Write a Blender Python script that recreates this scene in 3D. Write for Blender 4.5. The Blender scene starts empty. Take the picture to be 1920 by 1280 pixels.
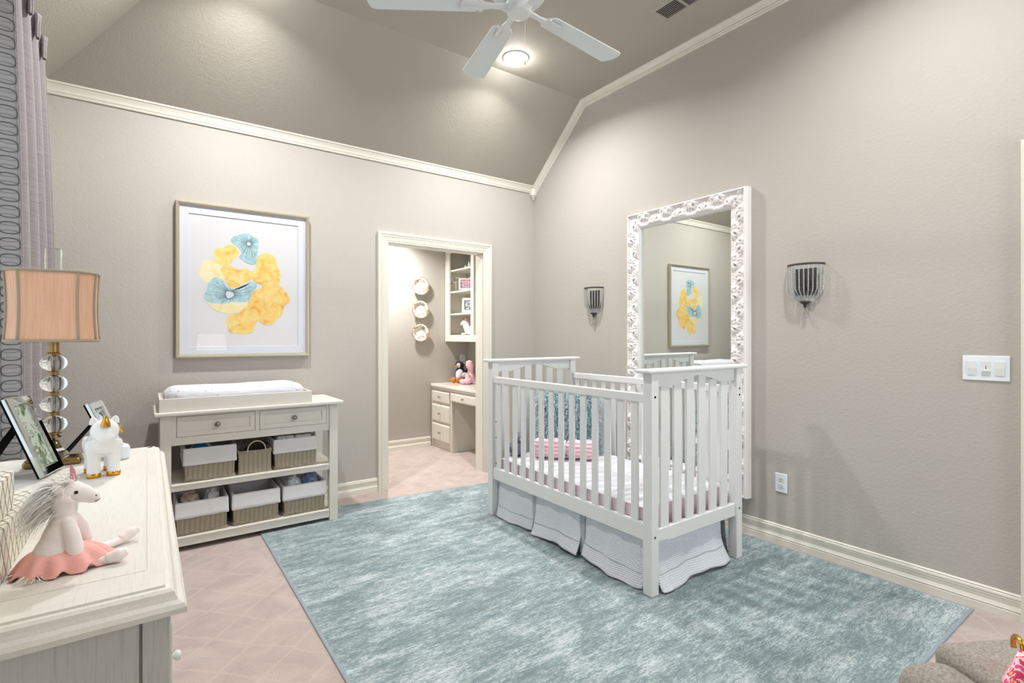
import bpy, bmesh, math, random
from mathutils import Vector, Matrix, noise
from math import sin, cos, pi, radians
random.seed(7)
S = bpy.context.scene
COL = S.collection

# ------------------------------------------------------------------ camera, world, light, exposure
YB, XR, XL, YF, ZC = 4.006, 3.138, -0.503, -1.15, 3.35
cam_d = bpy.data.cameras.new('camera')
cam = bpy.data.objects.new('camera', cam_d); COL.objects.link(cam)
cam.location = (0, 0, 1.253)
cam.rotation_euler = (radians(90), 0, -radians(35.64))
cam_d.sensor_width = 36; cam_d.lens = 954 / 1920 * 36
cam_d.shift_y = -8 / 1920; cam_d.clip_start = 0.02
S.camera = cam
S.view_settings.view_transform = 'Standard'
S.view_settings.look = 'None'
S.view_settings.gamma = 1
S.view_settings.use_curve_mapping = False
S.view_settings.exposure = -1.12
W = bpy.data.worlds.new('sky'); S.world = W; W.use_nodes = True
W.node_tree.nodes['Background'].inputs[0].default_value = (.72, .84, 1, 1)
W.node_tree.nodes['Background'].inputs[1].default_value = 1.2

def area(name, loc, rot, sx, sy, power, color, spread=180, disk=False):
    l = bpy.data.lights.new(name, 'AREA'); l.energy = power; l.color = color
    l.shape = 'DISK' if disk else 'RECTANGLE'; l.size = sx
    if not disk: l.size_y = sy
    l.spread = radians(spread)
    o = bpy.data.objects.new(name, l); COL.objects.link(o)
    o.location = loc; o.rotation_euler = rot
    return o
DAY = (.86, .94, 1)
area('daylight_side_window', (XL - .16, 1.35, 1.5), (0, -pi/2, 0), 1.7, 2.3, 24, DAY)
area('fill_added_front_window', (2.62, YF - .16, 1.45), (pi/2, 0, 0), .95, 1.8, 105, DAY)  # added fill light behind the camera; its front window is made up

# ------------------------------------------------------------------ mesh helpers
class MB:
    def __init__(s): s.v = []; s.f = []; s.m = []; s.sm = []
    def add(s, vs, fs, m=0, sm=False):
        b = len(s.v); s.v += [tuple(v) for v in vs]
        for f in fs: s.f.append(tuple(i + b for i in f)); s.m.append(m); s.sm.append(sm)
        return s
    def box(s, x0, y0, z0, x1, y1, z1, m=0):
        x0, x1 = min(x0, x1), max(x0, x1); y0, y1 = min(y0, y1), max(y0, y1); z0, z1 = min(z0, z1), max(z0, z1)
        v = [(x, y, z) for z in (z0, z1) for y in (y0, y1) for x in (x0, x1)]
        return s.add(v, [(0, 2, 3, 1), (4, 5, 7, 6), (0, 1, 5, 4), (2, 6, 7, 3), (0, 4, 6, 2), (1, 3, 7, 5)], m)
    def lathe(s, prof, c=(0, 0, 0), n=24, ax='z', m=0, sm=True, a0=0, a1=2*pi, sc=(1, 1)):
        full = abs(a1 - a0 - 2*pi) < 1e-6; k = n if full else n + 1
        vs = []
        for r, h in prof:
            for i in range(k):
                a = a0 + (a1 - a0) * i / n
                p = (r*cos(a)*sc[0], r*sin(a)*sc[1], h)
                if ax == 'x': p = (p[2], p[0], p[1])
                elif ax == 'y': p = (p[0], p[2], p[1])
                vs.append((p[0]+c[0], p[1]+c[1], p[2]+c[2]))
        fs = []
        for j in range(len(prof)-1):
            for i in range(n):
                a, b = j*k+i, j*k+(i+1) % k
                fs.append((a, b, b+k, a+k))
        return s.add(vs, fs, m, sm)
    def cyl(s, c, r, z0, z1, n=20, m=0, ax='z'):
        return s.lathe([(0.0001, z0), (r, z0)], c, n, ax, m, False).lathe([(r, z0), (r, z1)], c, n, ax, m, True).lathe([(r, z1), (0.0001, z1)], c, n, ax, m, False)
    def tube(s, pts, r, n=8, m=0, closed=False):
        P = [Vector(p) for p in pts]; N = len(P); rr = r if isinstance(r, (list, tuple)) else [r]*N
        vs = []; up = Vector((0, 0, 1)); prev = None
        for i, p in enumerate(P):
            if closed: t = P[(i+1) % N] - P[i-1]
            else: t = P[min(i+1, N-1)] - P[max(i-1, 0)]
            t.normalize()
            if prev is None:
                a = t.cross(up)
                if a.length < .1: a = t.cross(Vector((1, 0, 0)))
            else: a = prev - t * prev.dot(t)
            a.normalize(); prev = a; b = t.cross(a)
            for k in range(n):
                q = p + (a*cos(2*pi*k/n) + b*sin(2*pi*k/n)) * rr[i]; vs.append(q[:])
        fs = []
        for i in range(N if closed else N-1):
            j = (i+1) % N
            for k in range(n): fs.append((i*n+k, i*n+(k+1) % n, j*n+(k+1) % n, j*n+k))
        if not closed: fs += [tuple(range(n))[::-1], tuple((N-1)*n+k for k in range(n))]
        return s.add(vs, fs, m, True)
    def ell(s, c, r, n=20, m=0, rot=None, pw=1.0):
        vs = []; k = n//2
        R = Matrix.Identity(3) if rot is None else rot
        for j in range(k+1):
            t = pi*j/k
            for i in range(n):
                a = 2*pi*i/n
                f = lambda q: math.copysign(abs(q)**pw, q)
                p = R @ Vector((r[0]*f(sin(t))*f(cos(a)), r[1]*f(sin(t))*f(sin(a)), r[2]*f(cos(t))))
                vs.append((p.x+c[0], p.y+c[1], p.z+c[2]))
        return s.add(vs, [(j*n+i, (j+1)*n+i, (j+1)*n+(i+1) % n, j*n+(i+1) % n) for j in range(k) for i in range(n)], m, True)
    def grid(s, fn, nu, nv, m=0, sm=True, mf=None):
        b = len(s.v)
        s.v += [tuple(fn(i/nu, j/nv)) for j in range(nv+1) for i in range(nu+1)]
        for j in range(nv):
            for i in range(nu):
                a = b+j*(nu+1)+i; s.f.append((a, a+1, a+nu+2, a+nu+1)); s.m.append(mf(i, j) if mf else m); s.sm.append(sm)
        return s
    def prism(s, poly, d0, d1, fn=None, m=0):
        fn = fn or (lambda u, v, d: (u, v, d)); n = len(poly)
        vs = [fn(u, v, d0) for u, v in poly] + [fn(u, v, d1) for u, v in poly]
        return s.add(vs, [tuple(range(n))[::-1], tuple(range(n, 2*n))] + [(i, (i+1) % n, n+(i+1) % n, n+i) for i in range(n)], m)
    def sweep(s, path, prof, fn, closed=False, m=0):
        """prof: (offset to the left of the path, height); mitred corners; fn(u,v,h)->xyz"""
        N = len(path); P = [Vector(p) for p in path]; rings = []
        for i in range(N):
            d0 = (P[i]-P[i-1]).normalized() if (closed or i > 0) else None
            d1 = (P[(i+1) % N]-P[i]).normalized() if (closed or i < N-1) else None
            d0 = d0 or d1; d1 = d1 or d0
            n0 = Vector((-d0.y, d0.x)); n1 = Vector((-d1.y, d1.x))
            b = (n0+n1); b = b / max(b.dot(n0), .2)
            rings.append([fn(*(P[i]+b*o)[:], h) for o, h in prof])
        k = len(prof); vs = [p for r in rings for p in r]; fs = []
        for i in range(N if closed else N-1):
            j = (i+1) % N
            for a in range(k-1): fs.append((i*k+a, i*k+a+1, j*k+a+1, j*k+a))
        if not closed: fs += [tuple(range(k)), tuple((N-1)*k+a for a in range(k))[::-1]]
        return s.add(vs, fs, m)

OFF = {}
def root(name, label, cat, loc=(0, 0, 0), group=None):
    o = bpy.data.objects.new(name, None); COL.objects.link(o); o.location = loc; o.empty_display_size = .05
    o['label'] = label; o['category'] = cat
    if group: o['group'] = group
    OFF[o.name] = Vector(loc)
    return o
def mk(name, mb, mats, parent=None, off=Vector((0, 0, 0)), bevel=0, sub=0, solid=0, seg=2):
    me = bpy.data.meshes.new(name)
    me.from_pydata([(v[0]-off[0], v[1]-off[1], v[2]-off[2]) for v in mb.v], [], mb.f)
    mats = mats if isinstance(mats, (list, tuple)) else [mats]
    for a in mats: me.materials.append(a)
    me.polygons.foreach_set('material_index', mb.m); me.polygons.foreach_set('use_smooth', mb.sm)
    bm = bmesh.new(); bm.from_mesh(me); bmesh.ops.remove_doubles(bm, verts=bm.verts, dist=1e-6) if sub else None
    bmesh.ops.recalc_face_normals(bm, faces=bm.faces); bm.to_mesh(me); bm.free()
    o = bpy.data.objects.new(name, me); COL.objects.link(o)
    if parent: o.parent = parent
    if solid:
        q = o.modifiers.new('solid', 'SOLIDIFY'); q.thickness = solid; q.offset = 0
    if bevel:
        q = o.modifiers.new('bevel', 'BEVEL'); q.width = bevel; q.segments = seg; q.limit_method = 'ANGLE'; q.angle_limit = radians(40); q.harden_normals = False
    if sub:
        q = o.modifiers.new('sub', 'SUBSURF'); q.levels = sub; q.render_levels = sub
    return o
def part(name, mb, mats, r, **k):
    """mesh given in world coordinates, child of thing r (or of one of its parts)"""
    off = OFF[r.name]; o = mk(name, mb, mats, r, off, **k); OFF[o.name] = off
    return o
def single(name, mb, mats, label, cat, group=None, **k):
    xs = [v[0] for v in mb.v]; ys = [v[1] for v in mb.v]; zs = [v[2] for v in mb.v]
    loc = Vector(((min(xs)+max(xs))/2, (min(ys)+max(ys))/2, min(zs)))
    o = mk(name, mb, mats, None, loc, **k); o.location = loc; o['label'] = label; o['category'] = cat
    if group: o['group'] = group
    return o
def struct(name, mb, mats, parent=None, **k):
    o = mk(name, mb, mats, parent, **k)
    if not parent: o['kind'] = 'structure'
    return o
def copy_tree(o, parent=None):
    c = o.copy(); COL.objects.link(c); c.parent = parent
    for ch in list(o.children): copy_tree(ch, c)
    return c

# ------------------------------------------------------------------ material helpers
def srgb(r, g, b):
    f = lambda c: (c/255/12.92) if c/255 <= .04045 else ((c/255+.055)/1.055)**2.4
    return (f(r), f(g), f(b), 1)
class NT:
    def __init__(s, name, rough=.5, metal=0, spec=.5, **kw):
        s.mat = bpy.data.materials.new(name); s.mat.use_nodes = True; s.t = s.mat.node_tree
        s.b = s.t.nodes['Principled BSDF']; s.b.inputs['Roughness'].default_value = rough
        s.b.inputs['Metallic'].default_value = metal; s.b.inputs['Specular IOR Level'].default_value = spec
        for k, v in kw.items(): s.b.inputs[k.replace('_', ' ')].default_value = v
        s._c = None
    def set(s, sock, v):
        if isinstance(v, bpy.types.NodeSocket): s.t.links.new(v, sock)
        else:
            if hasattr(sock.default_value, '__len__') and not hasattr(v, '__len__'): v = [v]*len(sock.default_value)
            sock.default_value = v
    def n(s, typ, out=0, props=None, **inp):
        nd = s.t.nodes.new('ShaderNode'+typ)
        for k, v in (props or {}).items(): setattr(nd, k, v)
        for k, v in inp.items():
            s.set(nd.inputs[int(k[1:])] if k[0] == 'i' and k[1:].isdigit() else nd.inputs[k.replace('_', ' ')], v)
        return nd.outputs[out]
    def co(s, scale=(1, 1, 1), rot=(0, 0, 0), src='Object'):
        nd = s.t.nodes.new('ShaderNodeTexCoord')
        return s.n('Mapping', Vector=nd.outputs[src], Scale=scale, Rotation=rot)
    def m(s, op, a, b=0.0, c=None):
        kw = dict(i0=a, i1=b)
        if c is not None: kw['i2'] = c
        return s.n('Math', props={'operation': op}, **kw)
    def noise(s, co, scale, detail=3, rough=.5, dist=0):
        return s.n('TexNoise', Vector=co, Scale=scale, Detail=detail, Roughness=rough, Distortion=dist)
    def ramp(s, f, stops, interp='LINEAR'):
        nd = s.t.nodes.new('ShaderNodeValToRGB'); s.set(nd.inputs[0], f); nd.color_ramp.interpolation = interp
        e = nd.color_ramp.elements
        while len(e) < len(stops): e.new(.5)
        for q, (p, c) in zip(e, stops): q.position = p; q.color = c if hasattr(c, '__len__') else (c, c, c, 1)
        return nd.outputs[0]
    def mix(s, f, a, b, mode='MIX'):
        nd = s.t.nodes.new('ShaderNodeMix'); nd.data_type = 'RGBA'; nd.blend_type = mode
        s.set(nd.inputs[0], f); s.set(nd.inputs[6], a); s.set(nd.inputs[7], b); return nd.outputs[2]
    def col(s, c): s.set(s.b.inputs['Base Color'], c); return s
    def bump(s, h, strength=.3, dist=.002):
        s.set(s.b.inputs['Normal'], s.n('Bump', Height=h, Strength=strength, Distance=dist)); return s
def plain(name, c, rough=.5, metal=0, spec=.5, nb=None, **kw):
    t = NT(name, rough, metal, spec, **kw); t.col(c)
    if nb:
        h = t.noise(t.co(), nb[0], 3); t.bump(h, nb[1], nb[2])
    return t.mat

def wall_mat(name, c):
    t = NT(name, .75, spec=.25); co = t.co()
    h = t.noise(co, 75, 4, .6, .4); h2 = t.ramp(h, [(.42, 0.0), (.62, 1.0)])
    t.col(t.mix(t.noise(co, 3, 2), c, tuple(x*.97 for x in c[:3])+(1,))); t.bump(h2, .27, .002); return t.mat
M = {}
M['wall'] = wall_mat('wall_paint', srgb(186, 181, 174))
M['ceil'] = wall_mat('ceiling_paint', srgb(176, 170, 159))
M['trim'] = plain('cream_trim_paint', srgb(224, 220, 209), .38)
M['white'] = plain('white_enamel', srgb(220, 222, 221), .32)
M['crib'] = plain('crib_white_paint', srgb(226, 227, 226), .38)
M['table'] = plain('table_cream_paint', srgb(216, 212, 203), .4)
M['fan'] = plain('fan_white_plastic', srgb(216, 224, 224), .4)
M['plate'] = plain('switch_plate_plastic', srgb(232, 238, 244), .3)
M['dark'] = plain('dark_cavity', srgb(35, 33, 32), .8)
M['black'] = plain('black_velvet', srgb(8, 8, 8), .9, spec=.1)
M['steel'] = plain('brushed_nickel', srgb(150, 146, 140), .3, 1)
M['brass'] = plain('antique_brass', srgb(150, 125, 80), .32, 1)
M['gold'] = plain('bright_gold', srgb(214, 160, 70), .22, 1)
M['bronze'] = plain('dark_bronze', srgb(72, 68, 66), .5, .4)
M['ceramic'] = plain('glazed_ceramic', srgb(236, 236, 234), .08, Coat_Weight=.6)
M['mirror'] = plain('mirror_silver', (.80, .84, .80, 1), .01, 1)
M['bolt'] = plain('bolt_metal', srgb(70, 76, 80), .4, .8)
M['piping'] = plain('grey_piping', srgb(168, 172, 176), .8)

def glass(name, tint=(1, 1, 1, 1), rough=0.0, ior=1.45):
    t = NT(name, rough); t.col(tint); t.b.inputs['Transmission Weight'].default_value = 1; t.b.inputs['IOR'].default_value = ior; return t.mat
M['crystal'] = glass('clear_crystal', (.97, .98, .98, 1), 0, 1.5)
def pane(name, tint=(1, 1, 1, 1), f0=1.0):
    t = NT(name); nt = t.t; out = nt.nodes['Material Output']
    g = nt.nodes.new('ShaderNodeBsdfGlossy'); g.inputs['Roughness'].default_value = .0
    tr = nt.nodes.new('ShaderNodeBsdfTransparent'); tr.inputs[0].default_value = tint
    fr = t.n('Fresnel', IOR=1.45); mx = nt.nodes.new('ShaderNodeMixShader')
    bf = nt.nodes.new('ShaderNodeNewGeometry').outputs['Backfacing']; nt.links.new(t.m('MULTIPLY', fr, t.m('SUBTRACT', 1.0, bf)), mx.inputs[0]); nt.links.new(tr.outputs[0], mx.inputs[1]); nt.links.new(g.outputs[0], mx.inputs[2])
    nt.links.new(mx.outputs[0], out.inputs[0]); nt.nodes.remove(t.b); return t.mat
M['pane'] = pane('thin_glass_pane')

def emis(name, c, s):
    t = NT(name); t.col(c); t.b.inputs['Emission Color'].default_value = c; t.b.inputs['Emission Strength'].default_value = s; return t.mat
M['lens'] = emis('lamp_lens', (1, .98, .95, 1), 14)

def carpet():
    t = NT('pink_beige_carpet', .95, spec=.1); co = t.co()
    big = t.noise(co, 5, 4, .55, 1.2); fine = t.noise(co, 260, 2, .6)
    c = t.ramp(big, [(.32, srgb(168, 153, 147)), (.55, srgb(182, 167, 160)), (.75, srgb(194, 180, 173))])
    sx = t.n('SeparateXYZ', Vector=t.co(rot=(0, 0, radians(45)))); nd = sx.node
    lines = None
    for o in (nd.outputs[0], nd.outputs[1]):
        w = t.m('ADD', o, t.m('MULTIPLY', t.noise(co, 6, 2), .06)); f = t.m('ABSOLUTE', t.m('SUBTRACT', t.m('FRACT', t.m('MULTIPLY', w, 5.5)), .5))
        l = t.m('GREATER_THAN', .035, f); lines = l if lines is None else t.m('MAXIMUM', lines, l)
    c = t.mix(t.m('MULTIPLY', lines, .22), c, srgb(216, 200, 190))
    t.col(t.mix(.35, c, t.ramp(fine, [(.3, srgb(150, 137, 131)), (.7, srgb(210, 199, 193))])))
    t.bump(fine, .6, .004); return t.mat
M['carpet'] = carpet()

def rugm():
    t = NT('distressed_teal_rug', .9, spec=.15); co = t.co()
    a = t.noise(t.co((.55, 2.4, 1)), 9, 5, .62, .3)
    b = t.noise(t.co((1.8, 10, 1)), 14, 5, .7, .5)
    f = t.noise(co, 150, 3, .7); f2 = t.noise(t.co((.6, 3, 1)), 55, 3, .6)
    p = t.noise(t.co((1, 1.7, 1)), 2.6, 4, .6, .6); g = t.noise(t.co((1, 2.2, 1)), 38, 3, .75, .2)
    v = t.m('ADD', t.m('MULTIPLY', a, .30), t.m('MULTIPLY', b, .30)); v = t.m('ADD', v, t.m('MULTIPLY', f2, .16)); v = t.m('ADD', v, t.m('MULTIPLY', p, .26)); v = t.m('ADD', v, t.m('MULTIPLY', g, .18)); v = t.m('MULTIPLY', v, .833)
    k = t.m('ADD', t.m('MULTIPLY', t.m('SUBTRACT', v, .5), 3.6), t.m('MULTIPLY', t.m('SUBTRACT', t.noise(t.co((.75, 1.5, 1)), 115, 3, .8, .1), .5), .95)); k = t.m('ADD', k, .5)
    c = t.ramp(k, [(.26, srgb(112, 128, 130)), (.48, srgb(132, 147, 149)), (.62, srgb(160, 172, 174)), (.84, srgb(192, 199, 201))])
    t.col(c); t.bump(f, .5, .004); return t.mat
M['rug'] = rugm()
M['bind'] = plain('rug_binding', srgb(142, 152, 160), .9, nb=(400, .4, .002))

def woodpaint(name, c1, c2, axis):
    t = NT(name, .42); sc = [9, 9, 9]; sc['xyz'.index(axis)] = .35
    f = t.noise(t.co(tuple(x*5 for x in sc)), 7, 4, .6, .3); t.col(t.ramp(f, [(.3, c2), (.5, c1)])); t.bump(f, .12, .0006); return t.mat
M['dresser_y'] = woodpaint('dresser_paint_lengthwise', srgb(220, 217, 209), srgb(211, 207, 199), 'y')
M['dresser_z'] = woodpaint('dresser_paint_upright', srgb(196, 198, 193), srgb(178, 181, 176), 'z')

def wicker():
    t = NT('grey_wicker', .7); sx = t.n('SeparateXYZ', Vector=t.co()).node
    u = t.m('ADD', sx.outputs[0], sx.outputs[1]); z = sx.outputs[2]
    row = t.m('MULTIPLY', z, 1/.0085); stk = t.m('MULTIPLY', u, 1/.026)
    alt = t.m('ABSOLUTE', t.m('MODULO', t.m('FLOOR', stk), 2.0))
    ph = stk; row = t.m('ADD', row, t.m('MULTIPLY', alt, .5))
    hz = t.m('ABSOLUTE', t.m('SINE', t.m('MULTIPLY', row, pi)))
    hu = t.m('ABSOLUTE', t.m('SINE', t.m('MULTIPLY', ph, pi)))
    h = t.m('MULTIPLY', t.m('POWER', hz, .5), t.m('ADD', t.m('MULTIPLY', t.m('POWER', hu, .4), .6), .4))
    nz = t.noise(t.co(), 60, 2)
    c = t.ramp(h, [(.0, srgb(58, 50, 42)), (.35, srgb(118, 108, 92)), (.9, srgb(182, 172, 152))])
    t.col(t.mix(t.m('MULTIPLY', nz, .5), c, srgb(140, 128, 108))); t.bump(h, .7, .003); return t.mat
M['wicker'] = wicker()
M['cane'] = plain('pale_cane', srgb(178, 164, 142), .6)
def cloth(name, c, c2=None, sc=300, b=.3, wr=12, wb=.5):
    t = NT(name, .9, spec=.15); co = t.co(); f = t.noise(co, sc, 2); w = t.noise(co, wr, 3, .5, .6)
    t.col(t.mix(w, c, c2 or tuple(x*.93 for x in c[:3])+(1,)))
    h = t.m('ADD', t.m('MULTIPLY', f, .15), t.m('MULTIPLY', w, wb)); t.bump(h, b, .01); return t.mat
M['liner'] = cloth('white_cotton_liner', srgb(212, 211, 211))
M['beige_cloth'] = cloth('beige_cloth', srgb(196, 182, 172))
M['blue_cloth'] = cloth('blue_cloth', srgb(104, 120, 165), srgb(150, 160, 190), wr=60)
M['white_cloth'] = cloth('white_cloth', srgb(222, 226, 232))
def dots(name, base, dotc, scale, size):
    t = NT(name, .85, spec=.2); co = t.co()
    v = t.n('TexVoronoi', props={'feature': 'F1'}, Vector=co, Scale=scale, Randomness=.55)
    k = t.m('GREATER_THAN', size, v); w = t.noise(t.co((1, 3, 3)), 9, 3, .5, 1)
    t.col(t.mix(k, base, t.mix(t.m('GREATER_THAN', t.noise(co, 30, 0), .5), dotc, srgb(150, 160, 180)))); t.bump(w, .5, .012); return t.mat
M['padcloth'] = dots('dotted_pad_cover', srgb(212, 213, 221), srgb(190, 130, 144), 30, .15)
def curtain():
    t = NT('mauve_slub_fabric', .75, spec=.3, Sheen_Weight=.25); f = t.noise(t.co((2, 2, 150)), 3, 4, .6, .1); g = t.noise(t.co((40, 40, 500)), 2, 2)
    t.col(t.ramp(t.m('ADD', t.m('MULTIPLY', f, .75), t.m('MULTIPLY', g, .25)), [(.3, srgb(112, 104, 106)), (.7, srgb(152, 144, 147))])); t.bump(f, .25, .002); return t.mat
M['curtain'] = curtain()
M['band'] = cloth('pale_blue_grey_band', srgb(176, 175, 176), sc=500)
M['ringdk'] = plain('charcoal_embroidery', srgb(88, 86, 90), .8)
M['ringlt'] = plain('taupe_embroidery', srgb(160, 156, 160), .8)
def lattice():
    t = NT('lattice_print_paper', .6); nd = t.n('SeparateXYZ', Vector=t.co()).node; L = None; nz = t.noise(t.co(), 30, 2)
    for a in ((1, .62, .40), (-1, .62, -.40)):
        q = t.m('ADD', t.m('ADD', t.m('MULTIPLY', nd.outputs[0], a[0]), t.m('MULTIPLY', nd.outputs[1], a[1])), t.m('MULTIPLY', nd.outputs[2], a[2]))
        q = t.m('ADD', q, t.m('MULTIPLY', nz, .003))
        l = t.m('GREATER_THAN', .075, t.m('ABSOLUTE', t.m('SUBTRACT', t.m('FRACT', t.m('MULTIPLY', q, 50)), .5))); L = l if L is None else t.m('MAXIMUM', L, l)
    t.col(t.mix(L, srgb(224, 218, 200), srgb(110, 108, 100))); return t.mat
M['lattice'] = lattice()
def shade():
    t = NT('peach_silk_shade', .7, spec=.2); f = t.noise(t.co((60, 60, 3)), 3, 3); v = t.n('TexVoronoi', Vector=t.co(), Scale=70)
    c = t.ramp(f, [(.3, srgb(216, 168, 138)), (.7, srgb(226, 184, 156))]); t.col(t.mix(t.m('MULTIPLY', t.m('GREATER_THAN', .07, v), .7), c, srgb(160, 110, 80)))
    t.b.inputs['Subsurface Weight'].default_value = 0; return t.mat
M['shade'] = shade()
M['taupe'] = cloth('taupe_braid', srgb(168, 154, 136))
def furm(name, c1, c2, sc=28):
    t = NT(name, .8, spec=.15); t.col(t.ramp(t.noise(t.co(), sc, 3), [(.35, c1), (.65, c2)])); return t.mat
M['fur'] = furm('teal_shag_fur', srgb(104, 146, 160), srgb(206, 230, 236), 50)
M['mane'] = furm('cream_mane_hair', srgb(240, 236, 226), srgb(252, 250, 246))
M['pinkplush'] = cloth('pink_plush', srgb(238, 176, 188), srgb(246, 200, 208), wr=30)
def ribbed():
    t = NT('ribbed_pink_minky', .85, spec=.2); nd = t.n('SeparateXYZ', Vector=t.co()).node
    s_ = t.m('ABSOLUTE', t.m('SINE', t.m('MULTIPLY', nd.outputs[2], pi/.026))); t.col(t.ramp(s_, [(.1, srgb(238, 176, 192)), (.8, srgb(246, 204, 212))])); t.bump(s_, .8, .008); return t.mat
M['ribbed'] = ribbed()
M['whiteplush'] = cloth('white_plush', srgb(246, 238, 236), srgb(240, 231, 228), wr=40)
M['tutu'] = cloth('coral_pink_tulle', srgb(240, 166, 160), srgb(246, 190, 180), wr=50)
M['glit'] = cloth('glitter_pink', srgb(190, 110, 125), srgb(232, 170, 178), sc=500, wr=220)
M['eye'] = plain('black_eye', srgb(14, 14, 16), .15)
def quilt():
    t = NT('white_matelasse', .9, spec=.15); nd = t.n('SeparateXYZ', Vector=t.co()).node
    u = t.m('ADD', nd.outputs[0], nd.outputs[1]); z = nd.outputs[2]
    a = t.m('SINE', t.m('MULTIPLY', t.m('ADD', u, z), 330)); b = t.m('SINE', t.m('MULTIPLY', t.m('SUBTRACT', u, z), 330))
    h = t.m('MULTIPLY', a, b); t.col(t.mix(t.m('MULTIPLY', t.m('ADD', h, 1), .5), srgb(210, 214, 222), srgb(232, 234, 240))); t.bump(h, .5, .004); return t.mat
M['quilt'] = quilt()
def sheet():
    t = NT('striped_crib_sheet', .85, spec=.2); nd = t.n('SeparateXYZ', Vector=t.co()).node; w = t.noise(t.co(), 5, 3, .5, .5)
    q = t.m('ADD', nd.outputs[1], t.m('MULTIPLY', w, .06)); l = t.m('GREATER_THAN', .05, t.m('ABSOLUTE', t.m('SUBTRACT', t.m('FRACT', t.m('MULTIPLY', q, 10)), .5)))
    t.col(t.mix(t.m('MULTIPLY', l, .4), srgb(206, 206, 213), srgb(160, 156, 172))); t.bump(w, .6, .02); return t.mat
M['sheet'] = sheet()
M['sheetside'] = cloth('pale_pink_sheet_side', srgb(232, 214, 218), srgb(222, 206, 210), wr=20)
def tweed(name, c1, c2):
    t = NT(name, .95, spec=.1); f = t.noise(t.co(), 160, 3, .7); t.col(t.ramp(f, [(.35, c1), (.65, c2)])); t.bump(f, .6, .003); return t.mat
M['tweed'] = tweed('grey_wool_upholstery', srgb(134, 127, 119), srgb(170, 163, 154))
def floral(name, cols, scale):
    t = NT(name, .6); f = t.noise(t.co(), scale, 2, .5, 1.5); n = len(cols)
    t.col(t.ramp(f, [(.25+.5*i/n, c) for i, c in enumerate(cols)], 'CONSTANT')); return t.mat
M['pouch'] = floral('pink_floral_print', [srgb(70, 80, 150), srgb(250, 190, 205), srgb(240, 90, 140), srgb(250, 220, 225), srgb(235, 60, 110), srgb(252, 205, 120), srgb(250, 210, 220)], 22)
M['photo_green'] = floral('garden_photograph', [srgb(60, 80, 60), srgb(120, 140, 110), srgb(190, 200, 190), srgb(150, 168, 150), srgb(225, 228, 222)], 16)
M['photo_blue'] = floral('beach_photograph', [srgb(96, 90, 120), srgb(150, 140, 170), srgb(214, 160, 150), srgb(186, 190, 214)], 30)
M['photo_grey'] = floral('family_photograph', [srgb(50, 56, 60), srgb(110, 130, 100), srgb(190, 200, 220), srgb(120, 130, 140)], 36)
M['diaper'] = floral('diaper_print', [srgb(214, 214, 212), srgb(236, 236, 234), srgb(230, 230, 228), srgb(180, 186, 200)], 40)
M['bluepack'] = plain('blue_plastic', srgb(40, 120, 170), .3)
M['penguin'] = cloth('navy_plush', srgb(50, 52, 72))
M['orange'] = cloth('orange_plush', srgb(226, 132, 40))
M['brown'] = cloth('brown_plush', srgb(170, 110, 60))
M['lav'] = cloth('lavender_grey_plush', srgb(132, 130, 150), srgb(92, 92, 108), wr=70)
M['mint'] = plain('mint_glaze', srgb(190, 214, 200), .2)
M['frost'] = plain('frosted_plastic', srgb(222, 226, 230), .3)
def pl():
    t = NT('gilded_porcelain', .12); f = t.noise(t.co(), 30, 3, .6, .5); t.col(t.ramp(f, [(.40, srgb(176, 140, 92)), (.5, srgb(238, 236, 230))])); return t.mat
M['platerim'] = pl()
M['champagne'] = plain('champagne_leaf_frame', srgb(186, 176, 156), .35, .55)
M['paper'] = plain('mat_board', srgb(212, 217, 226), .7, spec=.2)
M['print'] = plain('art_paper', srgb(216, 216, 218), .7, spec=.2)
def wc(name, stops, sc=16):
    t = NT(name, .75, spec=.15); f = t.noise(t.co(), sc, 5, .6, .8); t.col(t.ramp(f, stops)); return t.mat
M['wy'] = wc('watercolour_yellow', [(.34, srgb(228, 174, 84)), (.46, srgb(230, 200, 118)), (.62, srgb(234, 216, 150))], 14)
M['wp'] = wc('watercolour_pale_yellow', [(.35, srgb(232, 214, 156)), (.6, srgb(234, 226, 192))])
M['wo'] = wc('watercolour_amber', [(.34, srgb(226, 156, 78)), (.44, srgb(232, 194, 112)), (.62, srgb(236, 212, 142))], 13)
M['wb'] = wc('watercolour_teal', [(.35, srgb(146, 186, 192)), (.6, srgb(184, 214, 220))])
M['ink'] = plain('dark_ink', srgb(60, 70, 84), .8)

# ------------------------------------------------------------------ the room
T = .12
b = MB(); b.box(XL-.3, YF-.3, -.05, XR+.3, 5.6, 0); struct('floor', b, M['carpet'])
# back wall with the opening to the study nook (hole x 1.59-2.56, z < 2.05)
b = MB(); b.box(XL-T, YB, 0, 1.592, YB+T, 2.9); b.box(2.556, YB, 0, XR+T, YB+T, 2.9); b.box(1.592, YB, 2.05, 2.556, YB+T, 2.9)
struct('wall_back', b, M['wall'])
# right wall with the entrance door hole (y -.42 .. .43)
b = MB(); b.box(XR, .43, 0, XR+T, YB, 3.5); b.box(XR, YF-T, 0, XR+T, -.42, 3.5); b.box(XR, -.42, 2.05, XR+T, .43, 3.5)
struct('wall_right', b, M['wall'])
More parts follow.
